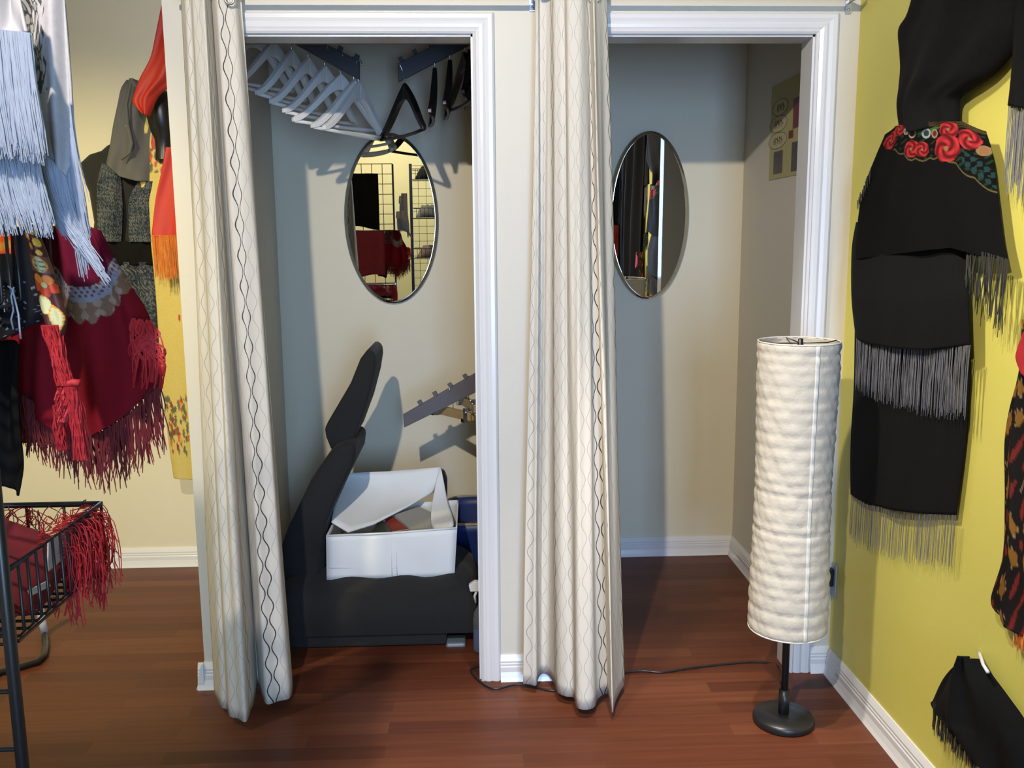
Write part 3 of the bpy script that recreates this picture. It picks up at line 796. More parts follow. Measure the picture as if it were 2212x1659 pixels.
g = thing('rose_shawl', 'black fringed shawl with red roses along its top on yellow wall', 'shawl', aX(2000, 350, W))
cloth('shawl_body', [[(1915,292),(1950,272),(2040,262),(2095,262),(2128,284)],[(1895,335),(1990,340),(2070,340),(2142,335)],[(1870,400),(2000,410),(2152,418)],[(1856,470),(2000,480),(2163,500)],[(1850,560),(1990,545),(2075,535),(2177,562)]],
      XW, 'print', g, 230, 250, .004, 2.5, 1, bulge=.03, off=.035, colf=floral_black)
fringe('fringe', [(2088,535),(2130,545),(2177,560)], XW, (.075, .155), 46, 'blackyarn', g, r=.0014, sway=.012, off=.05, clump=7, rag=.2)
mb = MB()
fringe('edge_fringe', [(1884,360),(1866,405),(1851,436)], XW, .03, 16, 'blackyarn', g, r=.0013, sway=.006, off=.045)

g = thing('long_black_scarf', 'long black scarf doubled over with two rows of grey fringe on yellow wall', 'scarf', aX(1970, 800, W))
cloth('rear_panel', [[(1850,690),(1960,700),(2094,690)],[(1848,830),(1960,840),(2096,830)],[(1840,960),(1955,970),(2086,965)],[(1839,1068),(1880,1090),(1940,1102),(2000,1110),(2068,1113)]], XW, 'blackcloth', g, 30, 30, .004, 2, .3, bulge=.012, off=.014)
cloth('front_panel', [[(1852,480),(1960,480),(2092,480)],[(1842,540),(1960,540),(2090,540)],[(1841,640),(1960,650),(2093,640)],[(1850,728),(1890,742),(1950,752),(2020,756),(2097,745)]], XW, 'blackcloth', g, 30, 30, .003, 2, .9, bulge=.024, off=.0, offs=[.012,.030,.045,.04])
fringe('upper_fringe', [(1850,728),(1890,742),(1950,752),(2020,756),(2097,745)], XW, (.145, .16), 240, 'greyyarn', g, r=.0007, sway=.004, off=.045, rag=.1, clump=34)
fringe('lower_fringe', [(1839,1068),(1880,1090),(1940,1102),(2000,1110),(2068,1113)], XW, (.135, .125), 130, 'greyyarn', g, r=.0006, sway=.003, off=.022, rag=.1)

g = thing('edge_black_scarf', 'black scarf with long grey fringe at the top right corner of photo', 'scarf', aX(2200, 150, W))
cloth('scarf_body', [[(2200,-30),(2240,-30)],[(2196,100),(2240,100)],[(2183,226),(2240,236)]], XW, 'blackcloth', g, 16, 20, .004, 1.5, off=.03, bulge=.02)
fringe('fringe', [(2182,224),(2240,236)], XW, .17, 44, 'greyyarn', g, r=.001, sway=.007, off=.04, rag=.15)

def paisley_dark(u, v):
    w = math.sin(u*17+3*math.sin(v*13))*math.sin(v*29+2*math.sin(u*9))
    if w > .55: return (.22, .10, .018)
    if .35 < w < .42: return (.30, .17, .10)
    if w < -.72: return (.16, .02, .015)
    return (.012, .010, .009)
g = thing('gold_print_shawl', 'black shawl with gold and rust print at the right photo edge', 'shawl', aX(2195, 1100, W))
cloth('shawl_body', [[(2225,690),(2245,690)],[(2213,800),(2245,800)],[(2190,885),(2245,890)],[(2178,960),(2245,960)],[(2177,1080),(2245,1090)],[(2172,1200),(2245,1210)],[(2148,1285),(2170,1310),(2245,1330)],[(2160,1310),(2190,1350),(2245,1390)]], XW, 'print', g, 60, 110, .008, 2, .4, off=.03, bulge=.02, colf=paisley_dark)
fringe('fringe', [(2192,1345),(2245,1385)], XW, .05, 24, 'goldyarn', g, r=.0014, sway=.01, off=.04)
g = thing('red_scarf_corner', 'small red scarf corner at right photo edge above the gold print', 'scarf', aX(2208, 770, W))
cloth('scarf_body', [[(2216,722),(2245,700)],[(2198,768),(2245,770)],[(2207,800),(2245,830)]], XW, 'brightred', g, 12, 12, .003, 1, off=.065, bulge=.01)

g = thing('low_black_shawl', 'black fringed shawl hung low on yellow wall near the baseboard', 'shawl', aX(2110, 1500, W))
cloth('shawl_body', [[(2104,1420),(2112,1416),(2120,1424)],[(2070,1440),(2110,1455),(2142,1460)],[(2042,1470),(2110,1500),(2176,1508)],[(2021,1512),(2100,1560),(2215,1568)],[(2019,1522),(2058,1556),(2245,1640)],[(2066,1562),(2102,1606),(2245,1730)]], XW, 'blackcloth', g, 40, 40, .012, 2.3, .8, bulge=.04, off=.02)
fringe('fringe', [(2018,1515),(2040,1540),(2062,1562),(2088,1592),(2114,1618)], XW, (.075, .055), 90, 'blackyarn', g, r=.0012, sway=.008, off=.035, clump=12)
c = aX(2122, 1425, W-.02)
MB().tube([aX(2114, 1408, W-.002), aX(2117, 1414, W-.03), aX(2124, 1436, W-.042), aX(2134, 1452, W-.046)], .004, 8).build('white_clip', 'white', g)

# the wall continues behind the photographer: dark garments that the right mirror shows
def plain_garment(name, label, y0, y1, z0, z1, mat, ph):
    t = thing(name, label, 'shawl', (W, (y0+y1)/2, z1)); mb = MB()
    mb.grid(lambda i, j: Vector((W-.03-.05*math.sin(PI*i/30)-.014*math.sin(i*.8+ph+j*.08), y0+(y1-y0)*(i/30)*(1)+.02*math.sin(j*.3+ph), z1+(z0-z1)*j/30)), 30, 30)
    mb.build('cloth', mat, t, solid=.004); return t
plain_garment('black_shawl', 'black shawl hanging on yellow wall, seen in the right oval mirror', -1.85, -1.12, .7, 2.2, 'blackcloth', 0)
plain_garment('black_shawl', 'second black shawl on yellow wall behind, seen in right oval mirror', -2.75, -1.95, .3, 2.15, 'blackcloth', 2)
plain_garment('red_shawl', 'small red shawl on yellow wall, reflected in the right oval mirror', -2.25, -1.98, 1.05, 1.42, 'red', 1)

# ================================================================== the wire rack at the left
YP, XP = -1.80, .352
rack = thing('wire_rack', 'black gridwall rack with wire baskets at the left photo edge', 'rack', (XP-.3, YP, 0))
XG0 = XP-.61
MB().tube([(XP, YP, .0), (XP, YP, 1.93)], .0072, 14).build('post', 'blackmetal', rack)
MB().tube([(XG0, YP, .0), (XG0, YP, 1.93)], .0072, 14).build('post', 'blackmetal', rack)
mb = MB(); z = .05
while z < 1.94: mb.tube([(XG0, YP, z), (XP, YP, z)], .0028, 6); z += .0724
x = XP-.076
while x > XG0: mb.tube([(x, YP+.005, .03), (x, YP+.005, 1.93)], .0028, 6); x -= .076
mb.build('grid_wires', 'blackmetal', rack)
mb = MB()
for x in (XP, XG0): MB().tube([(x, YP-.2, .012), (x, YP+.2, .012)], .012, 10).build('foot_rail', 'blackmetal', rack)
def basket(z0, z1, y0, y1, x0, x1, pitch=.021):
    b = MB(); cor = [(x0, y0), (x1, y0), (x1, y1), (x0, y1)]
    b.tube([(x, y, z1) for x, y in cor], .0042, 8, True)
    o = b.build('basket_rim', 'blackmetal', rack)
    k = MB(); ins = .012
    def u(xa, ya, xb, yb):
        k.tube([(xa, ya, z1), (xa, ya, z0+.004), (xa+(xb-xa)*.06, ya+(yb-ya)*.06, z0)], .0021, 5)
    n = int((y1-y0)/pitch)
    for i in range(n+1):
        y = y0+(y1-y0)*i/n
        k.tube([(x1, y, z1), (x1, y, z0+.006), (x1-.006, y, z0), (x0+.006, y, z0), (x0, y, z0+.006), (x0, y, z1)], .0021, 5)
    n = int((x1-x0)/.052)
    for i in range(n+1):
        x = x0+(x1-x0)*i/n
        k.tube([(x, y0, z1), (x, y0, z0+.006), (x, y0+.006, z0), (x, y1-.006, z0), (x, y1, z0+.006), (x, y1, z1)], .0021, 5)
    k.build('basket_wires', 'blackmetal', rack)
basket(.972, 1.063, YP+.012, -1.525, XG0+.03, XP+.0)
basket(1.362, 1.4515, YP+.012, -1.525, XG0+.03, XP+.0)
SD = Vector((0, -1, 0))

# red things in the lower basket
g = thing('basket_shawl', 'folded dark red fringed shawl lying in the lower wire basket', 'shawl', (.2, -1.66, .98))
mb = MB(); rr = random.Random(8)
def pile(i, j):
    x = XG0+.06+(XP-.01-XG0-.06)*i/30; y = YP+.03+.235*j/16
    e = min(i, 30-i, 6)/6*min(j, 16-j, 4)/4
    return Vector((x, y, .985+.075*e**.5+.008*math.sin(i*.9)*math.cos(j*.7)+.006*rr.random()))
mb.grid(pile, 30, 16).build('folded_cloth', 'maroon', g, solid=.004)
fb = MB()
for q in range(260):
    x = random.uniform(XG0+.06, XP+.004); y = random.uniform(-1.60, -1.52); z = 1.045
    a = random.uniform(0, 6); r0 = random.uniform(.008, .026)
    fb.tube(smooth_path([(x+r0*k*.55*math.cos(a+k*.8), y+r0*k*.3*math.sin(a+k*.9), z+.016*math.sin(k*1.3+q)+.004) for k in range(4)], 3), .0007, 4)
for q in range(170):
    x = XP+random.uniform(-.02, .004); y = random.uniform(-1.64, -1.52); z = random.uniform(1.02, 1.058); s_ = random.uniform(.003, .026); dr = random.uniform(.02, .075)
    fb.tube(smooth_path([(x-.02, y, z), (x+s_*.6, y, z+.005), (x+s_, y+random.uniform(-.006, .006), z-.02), (x+s_*.9+random.uniform(-.006, .006), y+random.uniform(-.01, .01), z-.02-dr*.5), (x+s_*.9+random.uniform(-.008, .008), y+random.uniform(-.01, .01), z-.02-dr)], 3), .0007, 4)
tag(fb.build('fringe_tangle', 'brightred', g), kind='stuff')
fringe('fringe', [(205,1215),(222,1215)], ('Y', -1.545), (.06, .06), 26, 'brightred', g, r=.0009, sway=.006, rag=.3)
fringe('fringe', [(140,1240),(165,1240)], ('Y', -1.60), .055, 16, 'brightred', g, r=.0009, sway=.01, rag=.4)
fringe('fringe', [(105,1290),(125,1290)], ('Y', -1.62), .025, 8, 'brightred', g, r=.0009, sway=.008, rag=.3)
def card(name, label, px, dx):
    P = [aX(x, y, XP-dx) for x, y in px]; c = sum(P, Vector())/4
    t = thing(name, label, 'price tag', c)
    MB().add(P+[p+Vector((-.0015, 0, 0)) for p in P], [(0, 1, 2, 3), (7, 6, 5, 4), (0, 4, 5, 1), (1, 5, 6, 2), (2, 6, 7, 3), (3, 7, 4, 0)]).build('card', 'tag', t)
card('price_tag', 'large white paper tag behind the lower basket wires', [(105,1168),(158,1128),(166,1182),(104,1235)], .012)
card('price_tag', 'narrow white paper tag edge low in the wire basket', [(62,1276),(104,1254),(110,1266),(66,1288)], .012)

# black blouse in the upper basket, dark garments hanging below it
def dark_lace(u, v):
    w = math.sin(u*40+2*math.sin(v*23))*math.sin(v*47+u*11)
    if w > .86 and v > .45: return (.16, .16, .19)
    if u < .35 and .02 < v < .33:
        q = math.sin(u*31)*math.sin(v*24+1)
        if q > .3: return (.75, .10, .015)
        if q > .05: return (.65, .33, .02)
    if .42 < u < .62 and v < .22: return (.72, .10, .02) if math.sin(v*40+u*9) > -.3 else (.6, .25, .03)
    return (.010, .010, .011)
g = thing('black_blouse', 'black printed blouse with white drawstrings in the upper wire basket', 'blouse', (.3, -1.62, 1.4))
cloth('blouse_body', [[(-60,498),(40,500),(92,500)],[(-60,560),(30,562),(100,565)],[(-60,640),(30,645),(104,650)],[(-60,700),(20,700),(106,668)],[(-60,742),(20,730),(100,690)]], ('Y', -1.68), 'print', g, 90, 90, .006, 2.5, .3, off=0, bulge=.02, colf=dark_lace)
mb = MB(); fr = lambda x, y: aY(x, y, -1.725)
mb.tube([fr(*p) for p in [(17,618),(27,625),(33,650),(40,680),(42,705),(45,732)]], .0012, 6); mb.tube([fr(*p) for p in [(30,620),(24,640),(29,670),(24,690),(29,712)]], .0011, 6)
for q in range(8): mb.tube([fr(-5+q*3, 615+q*7), fr(2+q, 622+q*6), fr(10, 618+q*8)], .0007, 4)
mb.build('drawstring', 'whiteyarn', g)
g = thing('dark_garment', 'dark brown and black garment hanging under the basket at left edge', 'garment', (.3, -1.6, 1.15))
cloth('cloth', [[(-60,740),(20,735),(45,745)],[(-60,850),(20,850),(42,850)],[(-60,930),(20,935),(48,940)],[(-60,1000),(25,1005),(54,1006)],[(-60,1040),(10,1050),(44,1068)]], ('Y', -1.63), 'blackcloth', g, 24, 30, .008, 2, .3)

# big dark red shawl
LACE = (.20, .16, .15)
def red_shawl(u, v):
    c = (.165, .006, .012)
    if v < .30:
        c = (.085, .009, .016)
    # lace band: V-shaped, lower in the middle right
    e = .20+.20*math.sin(PI*max(0, min(1, (u-.30)/.75)))
    d = v-e
    if u > .33:
        if -.10 < d < -.02: c = (.24, .23, .27) if math.sin(u*150)*math.sin(v*160) > -.2 or abs(d+.03) < .012 else (.12, .05, .06)
        elif -.02 <= d < .055+.03*abs(math.sin(u*34)): c = (.20, .11, .07) if math.sin(u*34)**2*1.2+math.sin(v*110)*.4 > .4 else (.28, .20, .14)
        elif d < -.12: c = (.11, .006, .022)
    elif v < .36 and math.sin(u*70)*math.sin(v*60) > .3: c = (.16, .10, .06)
    return c
g = thing('red_lace_shawl', 'large dark red fringed shawl with grey lace band over the upper basket', 'shawl', (.35, -1.57, 1.45))
YS = ('Y', -1.545)
top_c = [(62,488),(110,486),(160,490),(206,490),(222,498)]
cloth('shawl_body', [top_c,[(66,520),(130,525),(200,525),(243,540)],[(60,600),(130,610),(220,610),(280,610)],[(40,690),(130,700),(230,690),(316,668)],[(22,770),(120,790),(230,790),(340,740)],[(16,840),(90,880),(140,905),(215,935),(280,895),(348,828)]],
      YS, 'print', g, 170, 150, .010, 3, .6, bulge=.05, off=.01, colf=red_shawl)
bot = [(16,835),(90,878),(140,905),(215,935),(280,895),(348,828)]
fringe('fringe', bot, YS, (.062, .075), 270, 'redyarn', g, r=.0009, sway=.010, off=.05, rag=.3, clump=34)
fringe('fringe', [(30,835),(120,885),(215,930),(300,870),(346,815)], YS, (.045, .05), 190, 'redyarn', g, r=.0009, sway=.007, off=.035, rag=.3)
# bright looped fringe at the right shoulder
mb = MB(); rr = random.Random(2)
for q in range(60):
    x0 = rr.uniform(285, 330); y0 = 690+(x0-285)*.15+rr.uniform(-4, 4); x1 = rr.uniform(280, 352); y1 = rr.uniform(770, 850)
    P = [aY(x0, y0, -1.60), aY(x0+rr.uniform(-8, 22), (y0*2+y1)/3, -1.612), aY(x1+rr.uniform(-3, 12), (y0+2*y1)/3, -1.612), aY(x1, y1, -1.60)]
    pts = []
    for i in range(3):
        for s_ in range(4): pts.append(cat4(P[max(i-1, 0)], P[i], P[i+1], P[min(i+2, 3)], s_/4))
    mb.tube(pts, .0011, 4)
tag(mb.build('looped_fringe', 'brightred', g), label='bright red looped tassel yarn', kind='stuff')

# floral scarf with knotted red fringe
def orange_floral(u, v):
    c = (.055, .012, .010)
    if v < .30:
        for cu, cv, r in ((.25,.03,.035),(.7,.08,.035),(.3,.12,.045),(.75,.17,.04),(.35,.21,.035),(.7,.26,.03)):
            d = math.hypot((u-cu)*.2, v-cv)
            if d < r: c = (.70, .26, .015) if (cu < .5) else (.66, .40, .03)
            if r*.86 < d < r: c = (.30, .04, .01)
    elif .30 <= v < .45:                                            # green leaf
        w = .30*(1-((v-.375)/.075)**2); d = abs(u-.5)
        c = (.16, .045, .02)
        if d < w: c = (.42, .42, .20) if (math.sin(v*150)*d*8 < .35) else (.10, .10, .05)
        elif d < w+.10: c = (.50, .22, .03)
    for k in range(5):                                              # five-petal flower
        an = k*2*PI/5+.3; cu, cv = .5+.075/.2*math.cos(an), .56+.062*math.sin(an)
        d = math.hypot((u-cu)*.2, v-cv)
        if d < .048: c = (.75, .20, .012) if k in (3, 4) else (.66, .055, .010)
        if .042 < d < .048: c = (.35, .03, .01)
    if math.hypot((u-.5)*.2, v-.56) < .026: c = (.60, .48, .16)
    for cu, cv, ru, rv in ((.30,.74,.30,.085),(.66,.86,.30,.12)):   # cream petals
        d = ((u-cu)/ru)**2+((v-cv)/rv)**2
        if d < .75+.12*math.sin(v*180): c = (.52, .51, .26)
        elif d < 1: c = (.60, .26, .02)
    return c
g = thing('floral_scarf', 'narrow orange flower scarf ending in knotted bright red fringe', 'scarf', (.42, -1.70, 1.42))
FY = ('Y', -1.735)
cloth('scarf_body', [[(58,484),(76,486)],[(66,530),(100,540)],[(78,590),(122,600)],[(90,650),(138,655)],[(100,690),(146,690)],[(112,712),(140,722)]], FY, 'printsilk', g, 40, 140, .004, 1, .5, bulge=.012, colf=orange_floral)
mb = MB(); rr = random.Random(6)
def hank(P0, P1, w0, w1, n, col):
    m2 = MB()
    for q in range(n):
        a = rr.uniform(-1, 1); b = rr.uniform(-1, 1); pts = []
        for s_ in range(7):
            f = s_/6; x = P0[0]+(P1[0]-P0[0])*f+a*(w0+(w1-w0)*f); y = P0[1]+(P1[1]-P0[1])*f
            p = aY(x, y, FY[1]); p.y += b*.008-.012+.003*math.sin(f*9+q); p.x += .002*math.sin(f*7+q*1.3); pts.append(p)
        m2.tube(pts, .0009, 4)
    return m2
hank((118,700), (152,828), 13, 12, 130, None).build('hank', 'brightred', g)['kind'] = 'stuff'
hank((148,832), (150,905), 10, 9, 80, None).build('hank', 'brightred', g)['kind'] = 'stuff'
hank((166,830), (188,985), 7, 9, 100, None).build('hank', 'brightred', g)['kind'] = 'stuff'
hank((138,870), (146,965), 7, 7, 50, None).build('hank', 'brightred', g)['kind'] = 'stuff'
MB().tube([aY(x, y, FY[1]-.016) for x, y in [(131,822),(145,830),(158,826),(172,828)]], .0045, 8).build('knot', 'brightred', g)

def rack_cloth(name, label, x0, x1, z0, z1, y, mat, ph, fr=None):
    t = thing(name, label, 'shawl', ((x0+x1)/2, y, z1)); mb = MB()
    mb.grid(lambda i, j: Vector((x0+(x1-x0)*i/30, y+.012*math.sin(i*.7+ph+j*.05)+.02*math.sin(PI*i/30), z1+(z0-z1)*j/20+.015*math.sin(i*.3+ph)*j/20)), 30, 20)
    mb.build('cloth', mat, t, solid=.004)
    if fr:
        m2 = MB(); rr = random.Random(3)
        for q in range(140):
            x = x0+(x1-x0)*rr.random(); L = .08*rr.uniform(.7, 1.2); m2.tube([(x, y, z0+.01), (x+rr.uniform(-.01, .01), y, z0-L)], .001, 4)
        tag(m2.build('fringe', fr, t), kind='stuff')
rack_cloth('dark_red_shawl', 'dark red fringed shawl on far side of wire rack, seen in left mirror', XG0+.03, .30, 1.13, 1.45, -1.495, 'maroon', 0)
rack_cloth('black_shawl', 'black shawl over the far side of wire rack, seen in left mirror', XG0+.03, .25, 1.47, 1.86, -1.72, 'blackcloth', 2)
# white shawls over the top of the rack
def scroll(u, v):
    c = (.34, .32, .32)
    band = u < .42-.10*v
    if band and v < .62:
        w = math.sin(u*60+4*math.sin(v*22))+math.sin(v*60+3*math.sin(u*20))
        if w > -.1: c = (.035, .035, .038)
        if w > 1.3: c = (.20, .22, .20)
    elif v < .60:
        # scroll vine edge
        s_ = .50+.06*math.sin(v*42)-.12*v; d = abs(u-s_)
        if d < .05 and math.sin(v*42+u*30) > -.35: c = (.045, .042, .045)
    return c
g = thing('scroll_shawl', 'white shawl with dark scroll embroidery and silver fringe on the rack', 'shawl', (.4, -1.76, 1.75))
WY = ('Y', -1.765)
cloth('shawl_body', [[(40,-60),(128,-60)],[(44,0),(135,0)],[(52,80),(143,100)],[(60,160),(150,180)],[(64,240),(155,250)],[(70,300),(158,300)],[(95,345),(148,385)]], WY, 'printsilk', g, 110, 170, .006, 1.5, .4, off=.0, colf=scroll)
fringe('fringe', [(60,298),(84,318),(110,345),(135,372),(146,386)], WY, (.095, .105), 330, 'whiteyarn', g, r=.0007, sway=.006, off=.004, lean=(.30, 0), rag=.12)
fringe('fringe', [(146,386),(156,330),(154,220)], WY, (.10, .12), 150, 'whiteyarn', g, r=.0006, sway=.004, off=.0, lean=(.06, 0), rag=.2)
g = thing('white_shawl', 'plain white shawl with thick silver fringe at the top left corner', 'shawl', (.3, -1.80, 1.75))
WZ = ('Y', -1.822)
cloth('shawl_body', [[(-60,-60),(40,-60)],[(-60,0),(48,0)],[(-60,64),(64,72)]], WZ, 'whitesilk', g, 30, 24, .008, 2, .4)
fringe('fringe', [(-50,62),(10,66),(66,72)], WZ, (.118, .122), 380, 'whiteyarn', g, r=.0007, sway=.007, off=.004, rag=.08)
fringe('fringe', [(-50,298),(20,296),(80,312)], ('Y', -1.806), (.092, .09), 360, 'whiteyarn', g, r=.0007, sway=.007, off=.0, rag=.12, lean=(.08, 0))
cloth('under_panel', [[(-60,200),(60,200)],[(-60,260),(66,260)],[(-60,305),(78,318)]], ('Y', -1.80), 'whitesilk', g, 20, 20, .004, 2)

# ================================================================== things on the back wall at the left
def vest_col(u, v):
    w = math.sin(u*41+3*math.sin(v*31))*math.sin(v*53+2.2*math.sin(u*37))
    rnd = random.random()
    if w > .42: return (.125, .125, .125)
    if rnd > .78: return (.11, .125, .145)
    return (.022, .030, .042)
YB = 1.06
f = thing('dress_form', 'black torso dress form on the back wall under a grey shawl', 'mannequin', aY(270, 420, YB))
c = aY(272, 480, YB)
def torso_ring(z, hx, hy): return (z, hx, hy)
mb = MB(); prof = [(-.30,.165,.09),(-.22,.15,.085),(-.08,.125,.075),(.04,.135,.085),(.10,.155,.09),(.155,.165,.075),(.19,.125,.06),(.205,.075,.05),(.225,.05,.045),(.235,.03,.03)]
n = 40
vs = [(c.x+hx*math.cos(2*PI*i/n), YB+hy*math.sin(2*PI*i/n), c.z+.08+z) for z, hx, hy in prof for i in range(n)]
mb.add(vs, [(k*n+i, k*n+(i+1) % n, (k+1)*n+(i+1) % n, (k+1)*n+i) for k in range(len(prof)-1) for i in range(n)]+[tuple(range(n))[::-1], tuple(range((len(prof)-1)*n, len(prof)*n))], True)
mb.build('torso', 'blackfab', f)
mb = MB(); a = aY(210, 395, YB-.01)
mb.lathe([(0, -.065), (.035, -.055), (.05, -.015), (.045, .025), (.025, .05), (0, .055)], a, 28, .75, .8, False).build('shoulder_cap', 'blacksheen', f)
g = thing('patterned_vest', 'slate and grey patterned open vest worn by the black dress form', 'vest', aY(270, 440, YB))
YV = ('Y', YB-.10)
cloth('left_front', [[(222,352),(258,365)],[(212,395),(262,410)],[(211,450),(264,455)],[(214,522),(262,523)]], YV, 'print', g, 70, 110, .006, 1.5, .2, bulge=.02, colf=vest_col)
cloth('right_front', [[(300,392),(345,392)],[(280,430),(345,430)],[(279,470),(345,470)],[(279,523),(345,523)]], YV, 'print', g, 70, 110, .006, 1.5, .8, bulge=.02, colf=vest_col)
g = thing('patterned_skirt', 'dark slate patterned skirt below the black belt of the dress form', 'skirt', aY(290, 600, YB))
cloth('waistband', [[(225,520),(345,522)],[(232,545),(345,545)],[(232,572),(345,572)]], ('Y', YB-.105), 'blackcloth', g, 24, 8, .003, 2)
cloth('skirt_cloth', [[(230,566),(345,566)],[(250,630),(355,630)],[(272,700),(365,705)],[(280,760),(370,760)]], ('Y', YB-.10), 'print', g, 90, 110, .012, 3, .4, colf=vest_col)
g = thing('grey_shawl', 'plain grey shawl draped over the neck of the black dress form', 'shawl', aY(280, 280, YB))
cloth('shawl_cloth', [[(276,174),(290,172),(302,176)],[(264,192),(290,190),(325,196)],[(256,225),(290,225),(332,232)],[(246,270),(290,275),(335,280)],[(239,315),(290,325),(338,330)],[(231,352),(262,382),(300,392),(338,392)]], ('Y', YB-.11), 'greycloth', g, 40, 50, .012, 1.7, .9, bulge=.03)
mb = MB(); mb.tube([aY(x, y, YB-.17) for x, y in [(283,180),(273,225),(276,270),(285,310),(280,330),(262,345)]], [.004,.006,.008,.008,.006,.004], 8)
mb.build('fold', 'greycloth', g)
MB().lathe([(0, 0), (.006, .001), (.007, .005), (0, .008)], aY(274, 274, YB-.165), 12).build('stud', 'chrome', g)
b = aY(352, 255, .93)
g = thing('mannequin_bust', 'black mannequin head and neck half hidden behind the partition edge', 'mannequin', b)
MB().lathe([(.045, -.16), (.04, -.12), (.042, -.08), (.058, -.05), (.068, 0), (.066, .04), (.05, .085), (.025, .103), (0, .107)], b, 36, .85, 1, False).build('head', 'blacksheen', g)
g = thing('red_scarf', 'orange red silk scarf hanging down behind the partition edge', 'scarf', aY(330, 180, .9))
cloth('upper_drape', [[(352,10),(410,10)],[(338,75),(405,75)],[(326,125),(395,130)],[(303,170),(388,165)],[(294,195),(366,185)],[(288,222),(340,210)],[(310,246),(322,252)]], ('Y', .80), 'red', g, 30, 50, .010, 1.6, .7, bulge=.02)
cloth('lower_drape', [[(359,318),(420,318)],[(350,370),(420,370)],[(337,430),(420,430)],[(329,500),(420,500)],[(328,512),(420,512)]], ('Y', .86), 'red', g, 24, 40, .007, 1.5, .2)
fringe('fringe', [(328,508),(420,508)], ('Y', .86), .17, 90, 'goldyarn', g, r=.0013, sway=.006, off=.004, rag=.06)
_r = random.Random(21)
YFL = [(_r.uniform(.05, .6), _r.uniform(.77, .93), _r.uniform(.004, .011), _r.choice([(.40,.04,.02),(.30,.02,.015),(.55,.14,.02),(.10,.11,.05),(.12,.12,.06),(.16,.13,.05),(.10,.11,.05)])) for _ in range(70)]
def yellow_floral(u, v):
    c = (.58, .45, .12)
    for cu, cv, r in ((.2,.085,.020),(.55,.075,.026),(.75,.10,.02),(.35,.12,.02),(.3,.30,.006),(.5,.22,.006),(.7,.42,.007),(.72,.50,.008),(.55,.565,.007),(.75,.61,.008),(.8,.68,.008),(.35,.45,.006)):
        x = rose(u, v, cu, cv, r*1.25, (.30, .03, .02), (.62, .06, .03), .28)
        if x: c = x
    for cu, cv, r, cc in YFL:
        if math.hypot((u-cu)*.28, v-cv) < r*(1+.25*math.sin(5*math.atan2(v-cv, (u-cu)*.28)+cu*9)): c = cc
    if (.10 < v < .17):
        w = math.sin(u*23+v*60)*math.sin(v*130+u*9)
        if w > .35: c = (.10, .10, .05)
        if w < -.55: c = (.52, .07, .03)
        if .2 < w < .3: c = (.35, .20, .05)
    return c
g = thing('yellow_floral_scarf', 'long yellow scarf with small red flowers beside the partition edge', 'scarf', aY(350, 600, .98))
cloth('scarf_cloth', [[(322,240),(360,240)],[(306,290),(362,290)],[(297,330),(370,330)],[(298,370),(390,370)],[(316,440),(410,440)],[(327,520),(420,520)],[(338,640),(430,640)],[(346,760),(430,760)],[(357,880),(440,880)],[(366,960),(440,960)],[(376,1032),(440,1036)]], ('Y', .95), 'printsilk', g, 60, 260, .006, 1.3, .3, bulge=.015, colf=yellow_floral)
# white tube leg behind the basket
lg = aZ(97, 1374, .0)
g = thing('garment_stand', 'white tube leg with a dark tube curving over the floor, behind the wire basket', 'stand', lg)
MB().tube([aY(80, 1200, lg.y), aY(86, 1310, lg.y), aY(92, 1345, lg.y), lg+Vector((0, 0, .012))], .014, 14).build('leg', 'white', g)
fp = [aZ(x, y, .012) for x, y in [(97,1372),(99,1395),(95,1415),(80,1430),(45,1440),(0,1452),(-60,1480)]]
MB().tube(fp, .0115, 10).build('curved_tube', 'blackmetal', g)  # dark tube curving over the floor from the leg

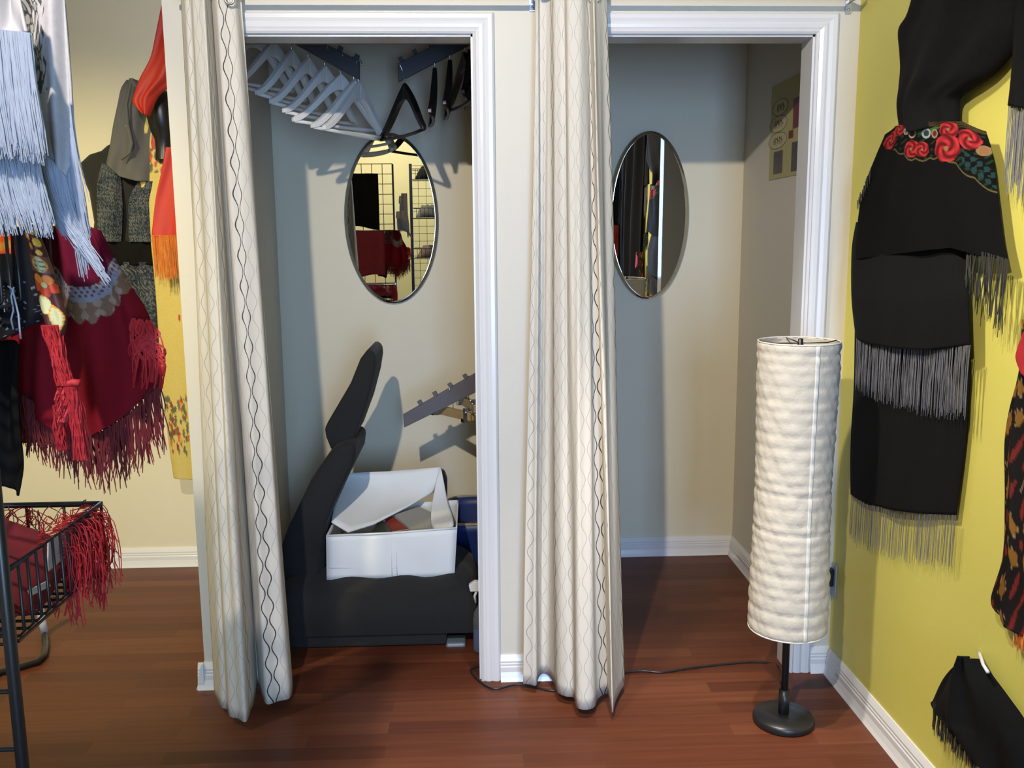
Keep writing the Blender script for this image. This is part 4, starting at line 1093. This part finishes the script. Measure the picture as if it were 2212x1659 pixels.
# ================================================================== rear of the shop, seen in the mirrors
RY = -4.5
g = thing('basket_stand', 'black grid stand with wire baskets reflected in the left oval mirror', 'rack', (.6, RY, 0))
MB().box((.33, RY-.02, 0), (.36, RY+.02, 2.1)).build('post', 'blackmetal', g)
MB().box((.95, RY-.02, 0), (.98, RY+.02, 2.1)).build('post', 'blackmetal', g)
mb = MB()
for k in range(27): mb.tube([(.36, RY, .1+k*.0762), (.95, RY, .1+k*.0762)], .002, 4)
for k in range(7): mb.tube([(.42+k*.08, RY, .05), (.42+k*.08, RY, 2.05)], .002, 4)
mb.build('grid_wires', 'blackmetal', g)
for z in (1.15, 1.55, 1.93):
    mb = MB(); b0, b1 = RY+.03, RY+.33
    for zz in (z, z+.1): mb.tube([(.37, b0, zz), (.94, b0, zz), (.94, b1, zz), (.37, b1, zz)], .004, 6, True)
    for k in range(15): x = .37+.57*k/14; mb.tube([(x, b0, z), (x, b1, z), (x, b1, z+.1)], .0022, 4)
    mb.build('basket', 'blackmetal', g)
    t = thing('folded_garment', {1.15: 'brown folded garment in the lowest reflected basket', 1.55: 'dark grey folded garment in middle reflected basket', 1.93: 'black folded garment in the top reflected basket'}[z], 'garment', (.65, RY+.18, z))
    mb = MB(); rr = random.Random(int(z*100))
    mb.grid(lambda i, j: Vector((.40+.5*i/16, RY+.05+.25*j/8, z+.01+(.10+.03*rr.random())*min(1, min(i, 16-i)/2)*min(1, min(j, 8-j)/2))), 16, 8)
    mb.build('cloth', {1.15: 'brownpaper', 1.55: 'greycloth', 1.93: 'blackcloth'}[z], t, solid=.004)

# ================================================================== light
def lamp(name, typ, loc, power, col, target=None, size=.05, angle=None, blend=.3):
    d = bpy.data.lights.new(name, typ); d.energy = power; d.color = col
    if typ == 'AREA': d.shape = 'RECTANGLE'; d.size, d.size_y = size
    else: d.shadow_soft_size = size
    if angle: d.spot_size = math.radians(angle); d.spot_blend = blend
    o = bpy.data.objects.new(name, d); COL.objects.link(o); o.location = loc
    if target: o.rotation_euler = (Vector(target)-Vector(loc)).to_track_quat('-Z', 'Y').to_euler()
    return o
lamp('key_spot', 'SPOT', (.36, -2.9, 2.72), 350, (1, .90, .79), (1.35, 1.1, .8), .03, 84, 1.0)
lamp('left_spot', 'SPOT', (-1.0, -1.0, 2.72), 250, (1, .88, .46), (-.68, 1.05, .42), .04, 72, .85)
lamp('right_spot', 'SPOT', (.70, -.95, 2.75), 200, (1, .92, .80), (2.05, -.75, .60), .06, 58, .9)
lamp('floor_fill_spot', 'SPOT', (1.25, -1.0, 2.75), 210, (1, .90, .76), (1.28, -.62, 0), .04, 40, .7)  # extra spot, added to brighten the floor in front of the doorways
lamp('rear_spot', 'SPOT', (-.1, -4.0, 2.7), 130, (1, .88, .62), (.2, -5.6, 1.3), .05, 120, .6)
lamp('window_daylight', 'AREA', (1.45, YR-.25, 1.4), 225, (.34, .56, 1), (1.45, 0, 1.3), (1.0, 2.0))

wd = bpy.data.worlds.new('world'); SC.world = wd; wd.use_nodes = True
wd.node_tree.nodes['Background'].inputs[0].default_value = (.6, .78, 1, 1)
wd.node_tree.nodes['Background'].inputs[1].default_value = .5
SC.view_settings.view_transform = 'Standard'; SC.view_settings.look = 'None'
SC.view_settings.exposure = 0; SC.view_settings.gamma = 1; SC.view_settings.use_curve_mapping = False
SC.cycles.max_bounces = 8
